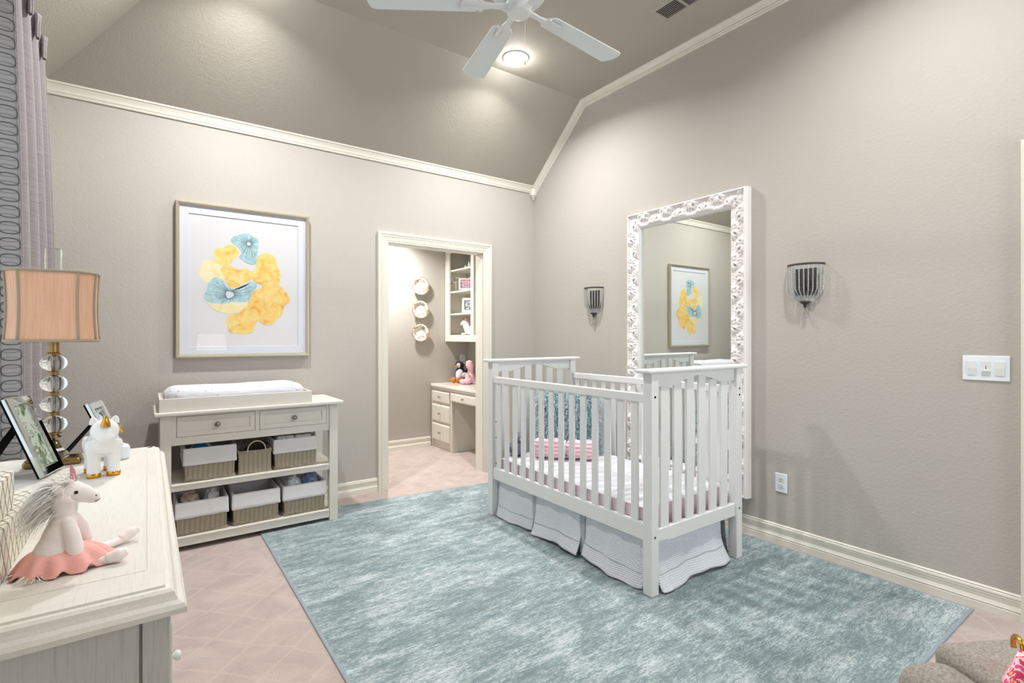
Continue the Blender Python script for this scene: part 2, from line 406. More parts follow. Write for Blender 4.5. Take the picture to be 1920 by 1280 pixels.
# left wall with a wide window (y .3 .. 2.45, z .75 .. 2.3)
def wall_hole(axis, c, t, a0, a1, z1, h):
    m = MB()
    def bx(p0, p1, q0, q1):
        if axis == 'x': m.box(c, p0, q0, c+t, p1, q1)
        else: m.box(p0, c, q0, p1, c+t, q1)
    bx(a0, h[0], 0, z1); bx(h[1], a1, 0, z1); bx(h[0], h[1], 0, h[2]); bx(h[0], h[1], h[3], z1); return m
struct('wall_left', wall_hole('x', XL, -T, YF-T, YB, 2.9, (.25, 2.45, .72, 2.32)), M['wall'])
struct('wall_front', wall_hole('y', YF, -T, XL-T, XR+T, 3.5, (2.2, 3.04, .55, 2.35)), M['wall'])
def window(name, fn, a0, a1, z0, z1):
    m = MB(); w = .045
    def bx(p0, p1, q0, q1, d0=-.09, d1=-.03):
        A, B = fn(p0, q0, d0), fn(p1, q1, d1); m.box(*A, *B)
    bx(a0, a0+w, z0, z1); bx(a1-w, a1, z0, z1); bx(a0, a1, z0, z0+w); bx(a0, a1, z1-w, z1)
    n = 3
    for i in range(1, n): x = a0+(a1-a0)*i/n; bx(x-.02, x+.02, z0, z1)
    bx(a0, a1, (z0+z1)/2-.018, (z0+z1)/2+.018)
    bx(a0-.06, a1+.06, z0-.03, z0, -.02, .05)
    o = struct(name, m, M['trim'])
    m = MB(); A, B = fn(a0+.02, z0+.02, -.062), fn(a1-.02, z1-.02, -.058); m.box(*A, *B); struct('window_pane', m, M['pane'], o)
window('window_1', lambda p, q, d: (XL+d, p, q), .25, 2.45, .72, 2.32)
window('window_2', lambda p, q, d: (p, YF+d, q), 2.2, 3.04, .55, 2.35)  # unseen window, added to carry the front fill light
# ceiling: flat centre and two raked sides meeting in a 45 degree hip
sl = .879; XK = XL + (YB-3.297)
zb_ = ZC - sl*(YB-3.297)
e = .15
b = MB(); b.prism([(XK, YF-T), (XR+T, YF-T), (XR+T, 3.297), (XK, 3.297)], ZC, ZC+.1)
def slab(m, q): 
    m.add(q + [(x, y, z+.1) for x, y, z in q], [(0, 1, 2, 3), (4, 7, 6, 5), (0, 4, 5, 1), (1, 5, 6, 2), (2, 6, 7, 3), (3, 7, 4, 0)])
slab(b, [(XK, 3.297, ZC), (XR+T, 3.297, ZC), (XR+T, YB+e, zb_-sl*e), (XL-e, YB+e, zb_-sl*e)])
slab(b, [(XK, 3.297, ZC), (XL-e, YB+e, zb_-sl*e), (XL-e, YF-T, zb_-sl*e), (XK, YF-T, ZC)])
struct('ceiling', b, M['ceil'])
# crown moulding
CP = [(0, 2.681), (.010, 2.681), (.013, 2.690), (.009, 2.694), (.014, 2.699), (.016, 2.707), (.012, 2.711), (.016, 2.722), (.024, 2.738), (.028, 2.743), (.031, 2.744), (.032, 2.76), (0, 2.79)]
b = MB(); b.sweep([(XR, YB), (XL, YB), (XL, YF)], CP, lambda u, v, h: (u, v, h)); struct('trim_1', b, M['trim'])
RP = [(0, -.002), (0, .032), (.012, .032), (.015, .029), (.018, .028), (.03, .021), (.046, .016), (.048, .012), (.058, .016), (.062, .012), (.072, .013), (.078, .009), (.078, 0)]
b = MB(); b.sweep([(YB, zb_+.004), (3.297, ZC+.004), (YF, ZC+.004)], RP, lambda u, v, h: (XR-h, u, v)); struct('trim_2', b, M['trim'])
# little turned drop in the corner where the crowns meet
b = MB(); cx_, cy_ = XR-.002, YB-.002
for r, z0, z1 in ((.052, 2.655, 2.72), (.044, 2.643, 2.655), (.034, 2.632, 2.643), (.026, 2.618, 2.632), (.015, 2.604, 2.618), (.007, 2.592, 2.604)):
    b.prism([(cx_, cy_), (cx_, cy_-r), (cx_-r*.62, cy_-r), (cx_-r, cy_-r*.62), (cx_-r, cy_)], z0, z1)
struct('trim_3', b, M['trim'], bevel=.002)
# baseboards
BP = [(0, 0), (.016, 0), (.016, .030), (.011, .034), (.016, .038), (.013, .044), (.009, .056), (.011, .074), (.013, .082), (.008, .085), (.013, .089), (.012, .098), (.008, .101), (.010, .107), (.003, .112), (0, .112)]
P3 = lambda u, v, h: (u, v, h)
b = MB(); b.sweep([(1.523, YB), (XL, YB), (XL, YF)], BP, P3); struct('baseboard_left', b, M['trim'])
b = MB(); b.sweep([(XR, .514), (XR, YB), (2.61, YB)], BP, P3); struct('baseboard_right', b, M['trim'])
b = MB(); b.sweep([(XL, YF), (XR, YF), (XR, -.5)], BP, P3); struct('baseboard_front', b, M['trim'])
b = MB(); b.sweep([(2.66, 5.33), (1.0, 5.33), (1.0, YB+T)], BP, P3); struct('baseboard_nook', b, M['trim'])
# door casings: profile offset outward from the opening edge
DP = [(0, 0), (0, .010), (.006, .014), (.012, .012), (.018, .015), (.03, .017), (.046, .020), (.056, .024), (.062, .018), (.068, .024), (.078, .026), (.087, .024), (.088, 0)]
b = MB(); b.sweep([(1.612, 0), (1.612, 2.03), (2.536, 2.03), (2.536, 0)], DP, lambda u, v, h: (u, YB-h, v))
b.box(1.592, YB-.004, 0, 1.612, YB+T+.004, 2.05); b.box(2.536, YB-.004, 0, 2.556, YB+T+.004, 2.05); b.box(1.612, YB-.004, 2.03, 2.536, YB+T+.004, 2.05)
struct('door_1', b, M['trim'])
b = MB(); b.sweep([(-.40, 0), (-.40, 2.03), (.426, 2.03), (.426, 0)], DP, lambda u, v, h: (XR-h, u, v))
b.box(XR+.02, -.40, .005, XR+.06, .426, 2.03)
for y0, y1, z0, z1 in ((-.28, -.02, .2, .95), (.05, .31, .2, .95), (-.28, -.02, 1.1, 1.9), (.05, .31, 1.1, 1.9)):
    b.sweep([(y0, z0), (y0, z1), (y1, z1), (y1, z0)], [(0, 0), (0, .008), (-.02, .002), (-.02, 0)], lambda u, v, h: (XR+.02-h, u, v), True)
dr = struct('door_2', b, M['trim'])
b = MB(); b.lathe([(.001, 0), (.024, .003), (.027, .014), (.018, .024), (.010, .03), (.010, .045), (.026, .05), (.026, .053), (.0, .053)], (XR-.036, -.34, 1.0), 20, 'x'); struct('door_handle', b, M['steel'], dr)
# the study nook behind the opening
b = MB(); b.box(.88, YB+T, 0, 1.0, 5.45, 2.5); struct('wall_nook_left', b, M['wall'])
b = MB(); b.box(.88, 5.33, 0, 3.28, 5.45, 2.5); struct('wall_nook_back', b, M['wall'])
b = MB(); b.box(3.161, YB+T, 0, 3.28, 5.33, 2.5); struct('wall_nook_right', b, M['wall'])
b = MB(); b.box(.88, YB+T, 2.44, 3.28, 5.45, 2.5); struct('ceiling_nook', b, M['ceil'])

# ------------------------------------------------------------------ recessed ceiling lights
def can(x, y, z, label, power, color=(1, .988, .972), spread=150):
    r = root('recessed_light', label, 'ceiling light', (x, y, z), None)
    m = MB(); m.lathe([(.098, 0), (.098, -.004), (.090, -.009), (.078, -.006), (.074, 0)], (x, y, z), 36); part('trim_ring', m, M['white'], r)
    m = MB(); m.lathe([(.0001, -.003), (.05, -.003), (.074, -.001)], (x, y, z), 32); part('lens', m, M['lens'], r)
    area('downlight', (x, y, z-.02), (0, 0, 0), .13, 0, power*.9, color, spread, True)
    l = bpy.data.lights.new('downlight_bulb', 'POINT'); l.energy = power*.12; l.color = color; l.shadow_soft_size = .045
    o = bpy.data.objects.new('downlight_bulb', l); COL.objects.link(o); o.location = (x, y, z-.055)
can(2.247, 3.086, ZC, 'bright round recessed light in the flat ceiling beyond the fan blades', 86)
can(.46, 3.086, ZC, 'round recessed light above the framed flower picture', 90)
can(2.247, .75, ZC, 'round recessed light nearest the entrance door', 66)
can(.46, .75, ZC, 'round recessed light above the long dresser', 22)
can(2.02, 4.98, 2.44, 'round recessed light in the study nook ceiling', 88, (1, .97, .93))

# ------------------------------------------------------------------ ceiling fan
fx, fy, fz = 1.341, 1.818, 2.72
r = root('ceiling_fan', 'white five-blade ceiling fan hanging from the flat ceiling', 'ceiling fan', (fx, fy, ZC))
m = MB(); m.lathe([(.0, .63), (.07, .63), (.07, .61), (.045, .57), (.015, .56), (.015, .20), (.03, .19), (.05, .17), (.11, .155), (.123, .13), (.123, .055), (.105, .03), (.075, .02), (.0, .02)], (fx, fy, fz), 40)
part('motor_housing', m, M['fan'], r)
m = MB(); m.lathe([(.0, .03), (.058, .03), (.060, .0), (.058, -.006), (.054, -.008), (.054, -.024), (.050, -.034), (.035, -.038), (.0, -.039)], (fx, fy, fz), 36); part('switch_housing', m, M['white'], r)
for k in range(5):
    m = MB(); a = radians(41+72*k); m.tube([(fx+.062*cos(a+dd), fy+.062*sin(a+dd), fz+z) for dd, z in ((-.25, .045), (0, .04), (.25, .045))], .009, 6); part('motor_vent', m, M['bolt'], r)
for k in range(5):
    a = radians(5+72*k); pit = .10
    def P(u, v, w): 
        z = w + v*pit
        return (fx+u*cos(a)-v*sin(a), fy+u*sin(a)+v*cos(a), fz+.004+z)
    m = MB(); pl_ = []
    L0, L1, w0, w1 = .165, .655, .052, .066
    for i in range(9): t = pi/2+pi*i/8; pl_.append((L0+.04+.04*cos(t), w0*sin(t)))
    pl_ += [(L1-.02, -w1), (L1-.006, -w1+.006)]
    for i in range(7): t = -1+2*i/6; pl_.append((L1+.012*(1-t*t), t*(w1-.014)))
    pl_ += [(L1-.006, w1-.006), (L1-.02, w1)]
    m.prism(pl_, 0, .006, P)
    bl = part('blade', m, M['fan'], r, bevel=.002)
    m = MB(); m.prism([(.05, -.016), (.12, -.012), (.155, -.020), (.165, -.034), (.175, -.036), (.18, -.028), (.25, -.026), (.258, -.016), (.258, .016), (.25, .026), (.18, .028), (.175, .036), (.165, .034), (.155, .020), (.12, .012), (.05, .016)], -.012, -.001, P)
    m.prism([(.18, -.004), (.25, -.004), (.25, .004), (.18, .004)], -.016, -.011, P)
    part('blade_bracket', m, M['white'], bl, bevel=.003)
m = MB(); px_, py_ = fx+.05, fy+.02
m.tube([(px_, py_, fz-.01-.2*i/8) for i in range(9)], .0012, 5); m.lathe([(0, 0), (.004, .003), (.004, .02), (.0, .024)], (px_, py_, fz-.235), 8)
part('pull_chain', m, M['trim'], r)

# ------------------------------------------------------------------ ceiling vent
vx0, vx1, vy0, vy1 = 2.655, 2.775, 1.80, 2.12
r = root('air_vent', 'slotted metal air vent flush in the ceiling beside the fan', 'air vent', ((vx0+vx1)/2, (vy0+vy1)/2, ZC))
m = MB(); m.sweep([(vx0, vy0), (vx1, vy0), (vx1, vy1), (vx0, vy1)], [(0, .001), (0, -.008), (-.004, -.009), (-.026, -.003), (-.03, .001)], lambda u, v, h: (u, v, ZC+h), True)
m.box(vx0, 1.955, ZC-.010, vx1, 1.968, ZC); part('vent_frame', m, M['ceil'], r)
m = MB(); m.box(vx0, vy0, ZC-.003, vx1, vy1, ZC-.001); part('duct_opening', m, M['dark'], r)  # dark sheet whose colour stands in for the shade inside the duct
for i in range(7):
    m = MB(); x = vx0+.012+i*.016
    m.prism([(x, -.0065), (x+.004, -.0065), (x+.0045, -.0028), (x+.003, -.0028), (x+.0028, -.0055), (x, -.0055)], vy0, vy1, lambda u, v, d: (u, d, ZC+v)); part('louver', m, M['ceil'], r)

# ------------------------------------------------------------------ switches and outlets on the walls
def yplate(rt, y0, y1, z0, z1, t=.006):
    m = MB(); m.box(XR-t, y0, z0, XR, y1, z1); return part('wall_plate', m, M['plate'], rt, bevel=.003)
r = root('light_switch', 'wide white three-gang plate with two rockers and a middle dimmer', 'light switch', (XR, .632, 1.05))
yplate(r, .550, .714, 1.053, 1.168)
for yc in (.680, .583):
    m = MB(); m.prism([(-.005, -.033), (-.009, -.033), (-.0105, -.0), (-.009, .033), (-.005, .033)], yc-.0165, yc+.0165, lambda u, v, d: (XR+u, d, 1.11+v)); part('rocker', m, M['white'], r, bevel=.001)
m = MB(); m.box(XR-.0075, .615, 1.077, XR-.005, .648, 1.143); sw = part('dimmer_panel', m, M['white'], r, bevel=.001)
m = MB(); m.box(XR-.008, .630, 1.107, XR-.0072, .632, 1.122, 1); m.box(XR-.016, .617, 1.096, XR-.006, .646, 1.102); m.box(XR-.010, .619, 1.080, XR-.007, .644, 1.097)
part('dimmer_slider', m, [M['white'], M['dark']], sw)
def outlet(name, label, fn, w=.072, h=.115):
    c = fn(0, 0, 0); r = root(name, label, 'outlet', (c[0], c[1], c[2]-h/2))
    m = MB(); A, B = fn(-w/2, -h/2, 0), fn(w/2, h/2, .006); m.box(*A, *B); part('wall_plate', m, M['plate'], r, bevel=.003)
    for s in (-.020, .020):
        m = MB(); m.prism([(.017*cos(t)*(.98), s+max(-.014, min(.014, .017*sin(t)))) for t in [2*pi*i/20 for i in range(20)]], .005, .008, fn)
        sk = part('socket', m, M['white'], r)
        m = MB()
        for q in (-.0065, .0065): A, B = fn(q-.001, s-.001, .0078), fn(q+.001, s+.007, .0085); m.box(*A, *B)
        A, B = fn(-.002, s-.010, .0078), fn(.002, s-.006, .0085); m.box(*A, *B); part('slots', m, M['dark'], sk)
outlet('wall_outlet', 'white duplex outlet low on the right wall beside the crib', lambda u, v, h: (XR-h, 1.561-u, .367+v))
outlet('wall_outlet', 'white duplex outlet above the nook desk behind the penguin', lambda u, v, h: (3.085+u, 5.33-h, .985+v))

# ------------------------------------------------------------------ carved mirror on the right wall
mz0, mz1, my0, my1, mw = .226, 2.214, 1.752, 2.738, .118
r = root('wall_mirror', 'tall mirror in a white carved leaf frame on the right wall behind the crib', 'mirror', (XR, (my0+my1)/2, mz0))
def carve(u, s):
    """carved acanthus relief; u metres along the moulding, s 0 outer .. 1 inner"""
    Pd = .205; t = (u/Pd) % 1.0; w = mw-.03; h = .010
    for (tc, sc_, sg) in ((.30, 1.0, 1), (.30+.5, 0.0, -1)):
        for dt in (-1, 0, 1):
            dx = (t-tc-dt)*Pd; dy = (s-sc_)*w*1.0
            rr = math.hypot(dx, dy*1.05)
            an = math.atan2(dx, abs(dy)+1e-5)
            R = .068+.010*cos(an*9)
            if rr < R:
                k = rr/R
                h = max(h, .016+.018*sin(pi*min(1, k*1.02))**.8*(.55+.45*abs(cos(an*4.5+k*1.2*math.copysign(1, dx))))-.013*math.exp(-((an*4.5/pi-round(an*4.5/pi))*5)**2)*k)
                if (abs(rr-.040) < .007 and abs(abs(an)-.7) < .13) or (abs(rr-.052) < .004 and abs(an) < .06): h = -.004
    return h
def carve2(u, s):
    h = carve(u, s)
    h += .0045*abs(sin(u*150+7*s))*(1 if s < .16 or s > .88 else .35)
    return h
def carved_side(p0, p1, nrm, flip):
    """p0->p1 along outer edge (y,z); nrm towards the glass"""
    L = math.dist(p0, p1); d = ((p1[0]-p0[0])/L, (p1[1]-p0[1])/L); m = MB(); nu = int(L/.0045); nv = 34
    def f(a, b_):
        off = b_*mw; lo, hi = off, L-off; u = lo+(hi-lo)*a
        if b_ < .12: q = .052+.016*sin(b_/.12*pi*.5)
        elif b_ > .90: q = .050-.022*((b_-.90)/.10)
        else: e_ = min(1, max(0, min(u-off, L-off-u)/.02))*min(1, (.90-b_)/.06)*min(1, (b_-.12)/.03+.3); q = .046+(carve2(u, (b_-.12)/.78)-.010)*e_
        if b_ == 0: q = .035
        return (XR-q, p0[0]+d[0]*u+nrm[0]*off, p0[1]+d[1]*u+nrm[1]*off)
    m.grid(f, nu, nv)
    m.add([(XR, p0[0], p0[1]), (XR, p1[0], p1[1]), (XR-.036, p1[0], p1[1]), (XR-.036, p0[0], p0[1])], [(0, 1, 2, 3)])
    q = [(p0[0]+d[0]*mw+nrm[0]*mw, p0[1]+d[1]*mw+nrm[1]*mw), (p1[0]-d[0]*mw+nrm[0]*mw, p1[1]-d[1]*mw+nrm[1]*mw)]
    m.add([(XR-.03, *q[0]), (XR-.03, *q[1]), (XR-.008, *q[1]), (XR-.008, *q[0])], [(0, 1, 2, 3)])
    return m
m = MB()
for a_, b_, n_ in (((my1, mz0), (my1, mz1), (-1, 0)), ((my1, mz1), (my0, mz1), (0, -1)), ((my0, mz1), (my0, mz0), (1, 0)), ((my0, mz0), (my1, mz0), (0, 1))):
    q = carved_side(a_, b_, n_, 0); m.add(q.v, q.f, 0, True)
M['frame'] = plain('distressed_white_frame', srgb(236, 232, 229), .45)
fr_ = part('carved_frame', m, M['frame'], r)
m = MB(); m.sweep([(my0+mw-.004, mz0+mw-.004), (my1-mw+.004, mz0+mw-.004), (my1-mw+.004, mz1-mw+.004), (my0+mw-.004, mz1-mw+.004)], [(0, .012), (0, .034), (.006, .034), (.010, .02), (.010, .012)], lambda u, v, h: (XR-h, u, v), True)
part('inner_fillet', m, M['white'], r)
m = MB(); tl = .0028*(mz1-mz0)
m.add([(XR-.014, my0+mw-.01, mz0+mw-.01), (XR-.014, my1-mw+.01, mz0+mw-.01), (XR-.014-tl, my1-mw+.01, mz1-mw+.01), (XR-.014-tl, my0+mw-.01, mz1-mw+.01)], [(0, 1, 2, 3)])
m.box(XR-.012, my0+mw-.01, mz0+mw-.01, XR-.002, my1-mw+.01, mz1-mw+.01, 1)
part('mirror_glass', m, [M['mirror'], M['dark']], r)

# ------------------------------------------------------------------ beaded wall sconces
def sconce(yc, label):
    r = root('wall_sconce', label, 'sconce', (XR, yc, 1.36), 'beaded sconces beside the mirror')
    R = .100; zt = 1.667
    m = MB(); m.sweep([(R*cos(t), R*sin(t)*.9) for t in [pi*i/24 for i in range(25)]], [(-.002, 0), (-.002, .012), (.003, .012), (.003, 0), (-.002, 0)], lambda u, v, h: (XR-.002-v, yc-u, zt+h)); part('rim', m, M['bronze'], r)
    m = MB(); m.box(XR-.012, yc-.062, 1.50, XR, yc+.062, 1.655); m.box(XR-.05, yc-.006, 1.53, XR-.01, yc+.006, 1.542); m.cyl((XR-.05, yc, 0), .012, 1.53, 1.60, 12)
    part('back_plate', m, M['bronze'], r, bevel=.002)
    for k in range(13):
        t = pi*(k+.5)/13; m = MB(); pts = []
        n = 24
        for i in range(n):
            q = i/(n-1); z = zt-.004-q*.205
            rad = R*(1-.06*q) if q < .62 else R*(.963-.80*((q-.62)/.38)**1.7)
            if q > .98: rad = .02
            pts.append((XR-.003-rad*sin(t)*.9, yc-rad*cos(t), z))
        for p in pts: m.ell(p, (.0040, .0040, .0042), 8)
        part('bead_strand', m, M['bead'], r)
    m = MB(); m.lathe([(.028, 1.462), (.030, 1.458), (.018, 1.450), (.008, 1.442), (.008, 1.430), (.003, 1.426), (.0015, 1.41)], (XR-.02, yc, 0), 16); part('bottom_cap', m, M['bronze'], r)
    m = MB(); m.lathe([(.0, 1.412), (.004, 1.405), (.014, 1.380), (.010, 1.368), (.0, 1.362)], (XR-.02, yc, 0), 8, sm=False); part('crystal_drop', m, M['crystal'], r)
M['bead'] = plain('clear_grey_bead', srgb(196, 200, 202), .12, .25)
sconce(1.416, 'beaded half-round wall sconce right of the mirror')
sconce(3.146, 'beaded half-round wall sconce between the room corner and the mirror')

# ------------------------------------------------------------------ framed flower print
r = root('framed_picture', 'large framed watercolour of yellow and teal flowers above the changing table', 'picture', (.565, YB, 1.116))
px0, px1, pz0, pz1 = .149, .983, 1.116, 2.150; fy_ = lambda u, v, h: (u, YB-h, v)
m = MB(); m.sweep([(px0, pz0), (px1, pz0), (px1, pz1), (px0, pz1)], [(0, .002), (0, .038), (.004, .041), (.012, .041), (.016, .036), (.020, .036), (.023, .031), (.023, .018), (.0, .002)], fy_, True)
part('frame', m, M['champagne'], r)
m = MB(); m.sweep([(px0+.018, pz0+.018), (px1-.018, pz0+.018), (px1-.018, pz1-.018), (px0+.018, pz1-.018)], [(0, .003), (0, .024), (.056, .024), (.058, .0215), (.058, .020)], fy_, True)
part('mat', m, M['paper'], r)
m = MB(); m.box(px0+.02, YB-.019, pz0+.02, px1-.02, YB-.004, pz1-.02, 0)
lay = [0]
def blob(poly, mi, rad=0, grow=1.0):
    n = len(poly); cx = sum(p[0] for p in poly)/n; cz = sum(p[1] for p in poly)/n; pts = []
    for i in range(n):
        p0, p1, p2, p3 = poly[i-1], poly[i], poly[(i+1) % n], poly[(i+2) % n]
        for k in range(6):
            t = k/6; f = lambda a, b, c, d: .5*((2*b)+(-a+c)*t+(2*a-5*b+4*c-d)*t*t+(-a+3*b-3*c+d)*t**3)
            x, z = f(p0[0], p1[0], p2[0], p3[0]), f(p0[1], p1[1], p2[1], p3[1])
            j = .004*noise.noise((x*60, z*60, 3))
            pts.append((x+(x-cx)*j*8, z+(z-cz)*j*8))
    lay[0] += .00012; y = YB-.0192-lay[0]
    m.add([(cx, y, cz)]+[(x, y, z) for x, z in pts], [(0, i+1, (i+1) % len(pts)+1) for i in range(len(pts))], mi)
BL_ = dict(
bt=[(0.47, 1.924), (0.486, 1.949), (0.522, 1.965), (0.563, 1.982), (0.595, 1.969), (0.639, 1.943), (0.645, 1.897), (0.635, 1.849), (0.633, 1.787), (0.609, 1.767), (0.572, 1.771), (0.54, 1.794), (0.522, 1.813), (0.536, 1.845), (0.522, 1.869), (0.5, 1.892), (0.477, 1.904)],
ya=[(0.367, 1.828), (0.381, 1.854), (0.42, 1.868), (0.446, 1.886), (0.482, 1.89), (0.518, 1.853), (0.513, 1.817), (0.482, 1.789), (0.464, 1.752), (0.429, 1.742), (0.394, 1.751), (0.373, 1.774)],
yb=[(0.282, 1.683), (0.296, 1.753), (0.326, 1.777), (0.368, 1.769), (0.403, 1.752), (0.429, 1.724), (0.438, 1.685), (0.42, 1.644), (0.377, 1.641), (0.334, 1.618), (0.3, 1.641)],
yc=[(0.41, 1.724), (0.464, 1.745), (0.518, 1.721), (0.554, 1.734), (0.6, 1.717), (0.625, 1.688), (0.591, 1.655), (0.536, 1.621), (0.5, 1.594), (0.455, 1.606), (0.438, 1.645), (0.42, 1.684)],
yd=[(0.637, 1.823), (0.675, 1.853), (0.723, 1.85), (0.752, 1.823), (0.762, 1.782), (0.786, 1.721), (0.776, 1.645), (0.732, 1.62), (0.675, 1.62), (0.619, 1.646), (0.591, 1.696), (0.623, 1.74), (0.628, 1.792)],
be=[(0.309, 1.538), (0.33, 1.574), (0.334, 1.618), (0.373, 1.66), (0.42, 1.644), (0.442, 1.605), (0.5, 1.585), (0.554, 1.608), (0.609, 1.646), (0.633, 1.616), (0.609, 1.584), (0.591, 1.532), (0.563, 1.5), (0.5, 1.497), (0.429, 1.484), (0.377, 1.482), (0.334, 1.49), (0.317, 1.514)],
yf=[(0.322, 1.505), (0.394, 1.50), (0.464, 1.505), (0.575, 1.505), (0.546, 1.437), (0.482, 1.416), (0.42, 1.419), (0.36, 1.447)],
og=[(0.585, 1.532), (0.619, 1.584), (0.665, 1.608), (0.665, 1.634), (0.723, 1.653), (0.776, 1.64), (0.811, 1.595), (0.846, 1.554), (0.846, 1.511), (0.811, 1.478), (0.796, 1.414), (0.762, 1.386), (0.732, 1.344), (0.684, 1.343), (0.647, 1.368), (0.609, 1.409), (0.572, 1.428), (0.545, 1.448), (0.572, 1.48)],
oh=[(0.442, 1.365), (0.464, 1.405), (0.509, 1.416), (0.554, 1.448), (0.609, 1.419), (0.637, 1.378), (0.619, 1.337), (0.609, 1.296), (0.563, 1.275), (0.509, 1.28), (0.464, 1.284), (0.451, 1.325)])
for k, mi in (('yb', 2), ('ya', 1), ('yc', 1), ('yd', 1), ('yf', 2), ('oh', 3), ('og', 3), ('be', 4), ('bt', 4)): blob(BL_[k], mi)
def ring(c, rx, rz, w=.0035):
    lay[0] += .0001; y = YB-.0192-lay[0]; vs = []
    for i in range(24): a = 2*pi*i/24; k = 1+.12*sin(3*a+1); vs += [(c[0]+rx*k*cos(a), y, c[1]+rz*k*sin(a)), (c[0]+(rx+w)*k*cos(a), y, c[1]+(rz+w)*k*sin(a))]
    m.add([(c[0], y, c[1])]+vs[::2], [(0, i+1, (i+1) % 24+1) for i in range(24)], 6)
    m.add(vs, [(2*i, 2*i+1, (2*i+3) % 48, (2*i+2) % 48) for i in range(24)], 5)
def rays(c, poly, n, r0, ph=0):
    lay[0] += .0001; y = YB-.0192-lay[0]
    for i in range(n):
        a = 2*pi*i/n+ph+.06*sin(i*7.1); best = 9
        for j in range(len(poly)):
            (x1, z1), (x2, z2) = poly[j-1], poly[j]; dx, dz = cos(a), sin(a); ex, ez = x2-x1, z2-z1; D = dx*ez-dz*ex
            if abs(D) < 1e-9: continue
            t = ((x1-c[0])*ez-(z1-c[1])*ex)/D; s_ = ((x1-c[0])*dz-(z1-c[1])*dx)/D
            if t > 0 and 0 <= s_ <= 1: best = min(best, t)
        L = best*(.86 if i % 3 else .6); w = .0016
        m.add([(c[0]+r0*cos(a)-w*sin(a), y, c[1]+r0*sin(a)+w*cos(a)), (c[0]+r0*cos(a)+w*sin(a), y, c[1]+r0*sin(a)-w*cos(a)), (c[0]+L*cos(a)+w*.3*sin(a), y, c[1]+L*sin(a)-w*.3*cos(a)), (c[0]+L*cos(a)-w*.3*sin(a), y, c[1]+L*sin(a)+w*.3*cos(a))], [(0, 1, 2, 3)], 5)
rays((.581, 1.909), BL_['bt'], 24, .018); rays((.462, 1.546), BL_['be'], 34, .028)
ring((.581, 1.909), .014, .013); ring((.462, 1.546), .026, .025)
for i in range(5): x = .656+.011*i; m.add([(x, YB-.0193, 1.265+.01*(i % 2)), (x+.001, YB-.0193, 1.265+.01*(i % 2)), (x+.006, YB-.0193, 1.283-.006*(i % 3)), (x+.005, YB-.0193, 1.283-.006*(i % 3))], [(0, 1, 2, 3)], 6)
part('art_print', m, [M['print'], M['wy'], M['wp'], M['wo'], M['wb'], M['ink'], plain('pale_grey_wash', srgb(206, 214, 220), .8)], r)
m = MB(); m.box(px0+.02, YB-.0285, pz0+.02, px1-.02, YB-.0265, pz1-.02); part('glass', m, M['pane'], r)

# ------------------------------------------------------------------ area rug
m = MB(); RG = [(.592, .67), (3.08, .67), (3.08, 3.60), (.592, 3.85)]
r = root('area_rug', 'large distressed teal and pale grey rug under the crib', 'rug', (1.83, 2.2, 0))
m.prism(RG, .0005, .007); part('pile', m, M['rug'], r)
m = MB(); m.sweep(RG, [(-.007, 0), (-.007, .0055), (-.004, .0073), (.004, .0073), (.007, .0071), (.007, 0)], lambda u, v, h: (u, v, h), True); part('binding', m, M['bind'], r)

# ------------------------------------------------------------------ crib
z0r = .0075
r = root('crib', 'white slatted wooden baby crib standing on the teal rug', 'crib', (2.35, 2.30, z0r))
cx0, cx1, cy0, cy1 = 1.957, 2.745, 1.585, 3.020; pw = .054
for x in (cx0, cx1-pw):
    for y in (cy0, cy1-pw):
        m = MB(); m.box(x, y, z0r, x+pw, y+pw, 1.079); p_ = part('post', m, M['crib'], r, bevel=.004)
        if y == cy0:
            for z in (.965, .290, .930 if x > 2.5 else .965):
                m = MB(); m.cyl((x+pw*.45, y, z), .0055, -.002, .004, 12, ax='y'); part('bolt', m, M['bolt'], p_)
        if x == cx0 and y != cy0:
            for z in (.66, .55, .37):
                m = MB(); m.cyl((x+pw*.6, y, z), .004, -.002, .002, 10, ax='y'); part('bolt', m, M['bolt'], p_)
for y, nm in ((cy0+pw/2, 0), (cy1-pw/2, 1)):
    m = MB(); m.box(cx0-.036, y-.043, 1.079, cx1+.036, y+.043, 1.099); part('cap_rail', m, M['crib'], r, bevel=.009, seg=4)
    xc = (cx0+cx1)/2; pts = [(cx1-pw, 1.079), (cx0+pw, 1.079), (cx0+pw, 1.010), (xc-.21, 1.010)]
    for i in range(1, 24):
        t = -1+2*i/24; a = abs(t); s_ = 1-a; q = s_*s_*(3-2*s_) if True else 0
        pts.append((xc+.21*t, 1.010+.044*min(1, sin(s_*pi/2)**1.25)))
    pts += [(xc+.21, 1.010), (cx1-pw, 1.010)]
    m = MB(); m.prism(pts, y-.011, y+.011, lambda u, v, d: (u, d, v)); part('arched_rail', m, M['crib'], r, bevel=.002)
    m = MB(); m.box(cx0+pw, y-.015, .247, cx1-pw, y+.015, .317); part('end_rail', m, M['crib'], r, bevel=.003)
    for k in range(6):
        xs = 2.053+.1035*k; xm = xs+.03; t = (xm-xc)/.21; s_ = 1-abs(t)
        zt = 1.012 if s_ <= 0 else 1.012+.044*sin(s_*pi/2)**1.25
        m = MB(); m.box(xs, y-.007, .315, xs+.060, y+.007, zt); part('end_slat', m, M['crib'], r, bevel=.002)
